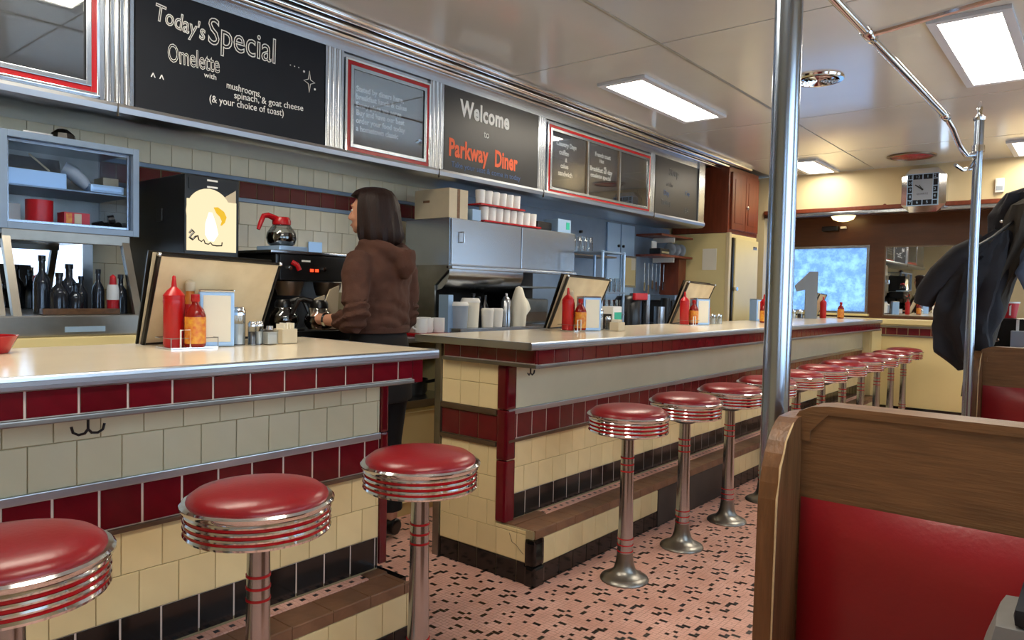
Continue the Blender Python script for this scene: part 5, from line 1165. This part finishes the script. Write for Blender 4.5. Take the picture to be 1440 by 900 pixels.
# hair: shoulder length bob, open at the face
b = B(); n = 48; rows = []
prof = [(1.757, .02), (1.752, .05), (1.738, .078), (1.712, .098), (1.68, .108), (1.64, .112), (1.60, .115), (1.56, .119), (1.53, .122), (1.50, .119), (1.478, .108), (1.468, .09)]
for z, r in prof:
    row = []
    for i in range(n):
        a = 2*PI*i/n; x = r*math.cos(a)*1.0; y = .014+r*math.sin(a)*1.16
        y -= .012*(1.7-z)/.2 if z < 1.7 else 0
        lock = 1+(.02+.03*(z < 1.62)*(1.62-z)/.12)*math.sin(a*15+z*9)+.016*math.sin(a*27+z*34)
        x *= lock; y = .018+(y-.018)*lock
        fr = max(0, math.sin(a))
        if z < 1.70 and fr > .30: y = min(y, .050-.03*(1.705-z)/.2); x *= .84 if abs(x) > .02 else 1
        row.append(b.verts.new((x, y, z-.012*math.sin(a*2)*(z < 1.52))))
    rows.append(row)
top = b.verts.new((0, .018, 1.760))
for i in range(n): b.faces.new((top, rows[0][i], rows[0][(i+1) % n]))
for p, q in zip(rows, rows[1:]):
    for i in range(n): b.faces.new((p[i], q[i], q[(i+1) % n], p[(i+1) % n]))
b.faces.new(rows[-1]); bmesh.ops.transform(b, matrix=HR, verts=b.verts)
part('hair', b, 'hair', pn, True)
# hoodie
b = B()
loft(b, [(0, .0, 1.045, .165, .118), (0, .0, 1.06, .178, .128), (0, .003, 1.09, .182, .133), (0, .005, 1.16, .178, .132), (0, .005, 1.26, .182, .132), (0, -.002, 1.35, .192, .128), (0, -.008, 1.41, .188, .11), (0, -.01, 1.45, .14, .088), (0, -.006, 1.478, .085, .072)])
tube(b, [(-.15, -.005, 1.40), (-.205, -.02, 1.32), (-.232, -.04, 1.22), (-.245, -.062, 1.14), (-.242, -.035, 1.105), (-.238, .03, 1.100), (-.232, .062, 1.103)], [.072, .069, .064, .062, .060, .054, .049], 18)
tube(b, [(.15, -.005, 1.40), (.195, -.01, 1.32), (.208, -.012, 1.21), (.215, -.018, 1.12), (.212, .01, 1.075), (.205, .07, 1.068), (.185, .15, 1.05)], [.072, .069, .062, .060, .056, .050, .044], 18)
hp = [(-.075, .075, 1.43), (-.105, .02, 1.465), (-.10, -.05, 1.462), (-.06, -.105, 1.43), (0, -.13, 1.405), (.06, -.105, 1.43), (.10, -.05, 1.462), (.105, .02, 1.465), (.075, .075, 1.43)]
tube(b, hp, [.022, .03, .036, .042, .05, .042, .036, .03, .022], 14)
tube(b, [(0, -.125, 1.42), (0, -.15, 1.36), (0, -.138, 1.31)], [.07, .055, .02], 14)
def folds(co, no):
    d = .012*noise.noise(Vector((co.x*9, co.y*9, co.z*16)))+.005*noise.noise(co*30)
    if co.z < 1.2 and abs(co.x) > .19: d += .006*math.sin(co.z*150+co.y*50+3*noise.noise(co*12))
    if 1.07 < co.z < 1.2 and abs(co.x) < .19: d += .004*math.sin(co.z*90+3*math.sin(co.x*14))
    return d
remeshed('hoodie', b, 'hoodie', pn, .009, folds, 3)
hb = part('hem_band', lathe(B(), [(1, 1.04), (1.03, 1.043), (1.04, 1.065), (1.02, 1.078), (.97, 1.08), (.9, 1.04)], n=36), 'hoodie', pn, True)
for v in hb.data.vertices: v.co.x *= .176; v.co.y = v.co.y*.127
part('hood_rim', tube(B(), [(.02, -.165, 1.345), (.055, -.155, 1.375), (.085, -.125, 1.42), (.10, -.07, 1.46)], [.006, .009, .009, .006], 8), 'hoodie', pn, True)
b = B(); loft(b, [(0, 0, .70, .20, .15), (0, 0, .80, .20, .145), (0, 0, .92, .188, .137), (0, 0, 1.0, .172, .126), (0, 0, 1.055, .158, .112)], 36)
for s in (-1, 1): tube(b, [(s*.09, 0, .74), (s*.095, .015, .48), (s*.095, -.015, .12)], [.098, .075, .06], 18)
remeshed('trousers', b, 'skirt', pn, .012, smooth=4)
for s in (-1, 1):
    b = B(); tube(b, [(s*.09, -.06, .045), (s*.095, .03, .05), (s*.10, .12, .036), (s*.10, .17, .03)], [.042, .05, .043, .028], 14)
    remeshed('shoe', b, 'black', pn, .008, smooth=2)
part('wristwatch', lathe(B(), [(.030, -.009), (.034, -.008), (.034, .008), (.030, .009)], (-.183, .175, 1.10), 18, 'Y'), 'chrome', pn, True)
TH = math.radians(101.5)
pn.location = (-2.79, 2.365, .012); pn.rotation_euler = (0, 0, TH)
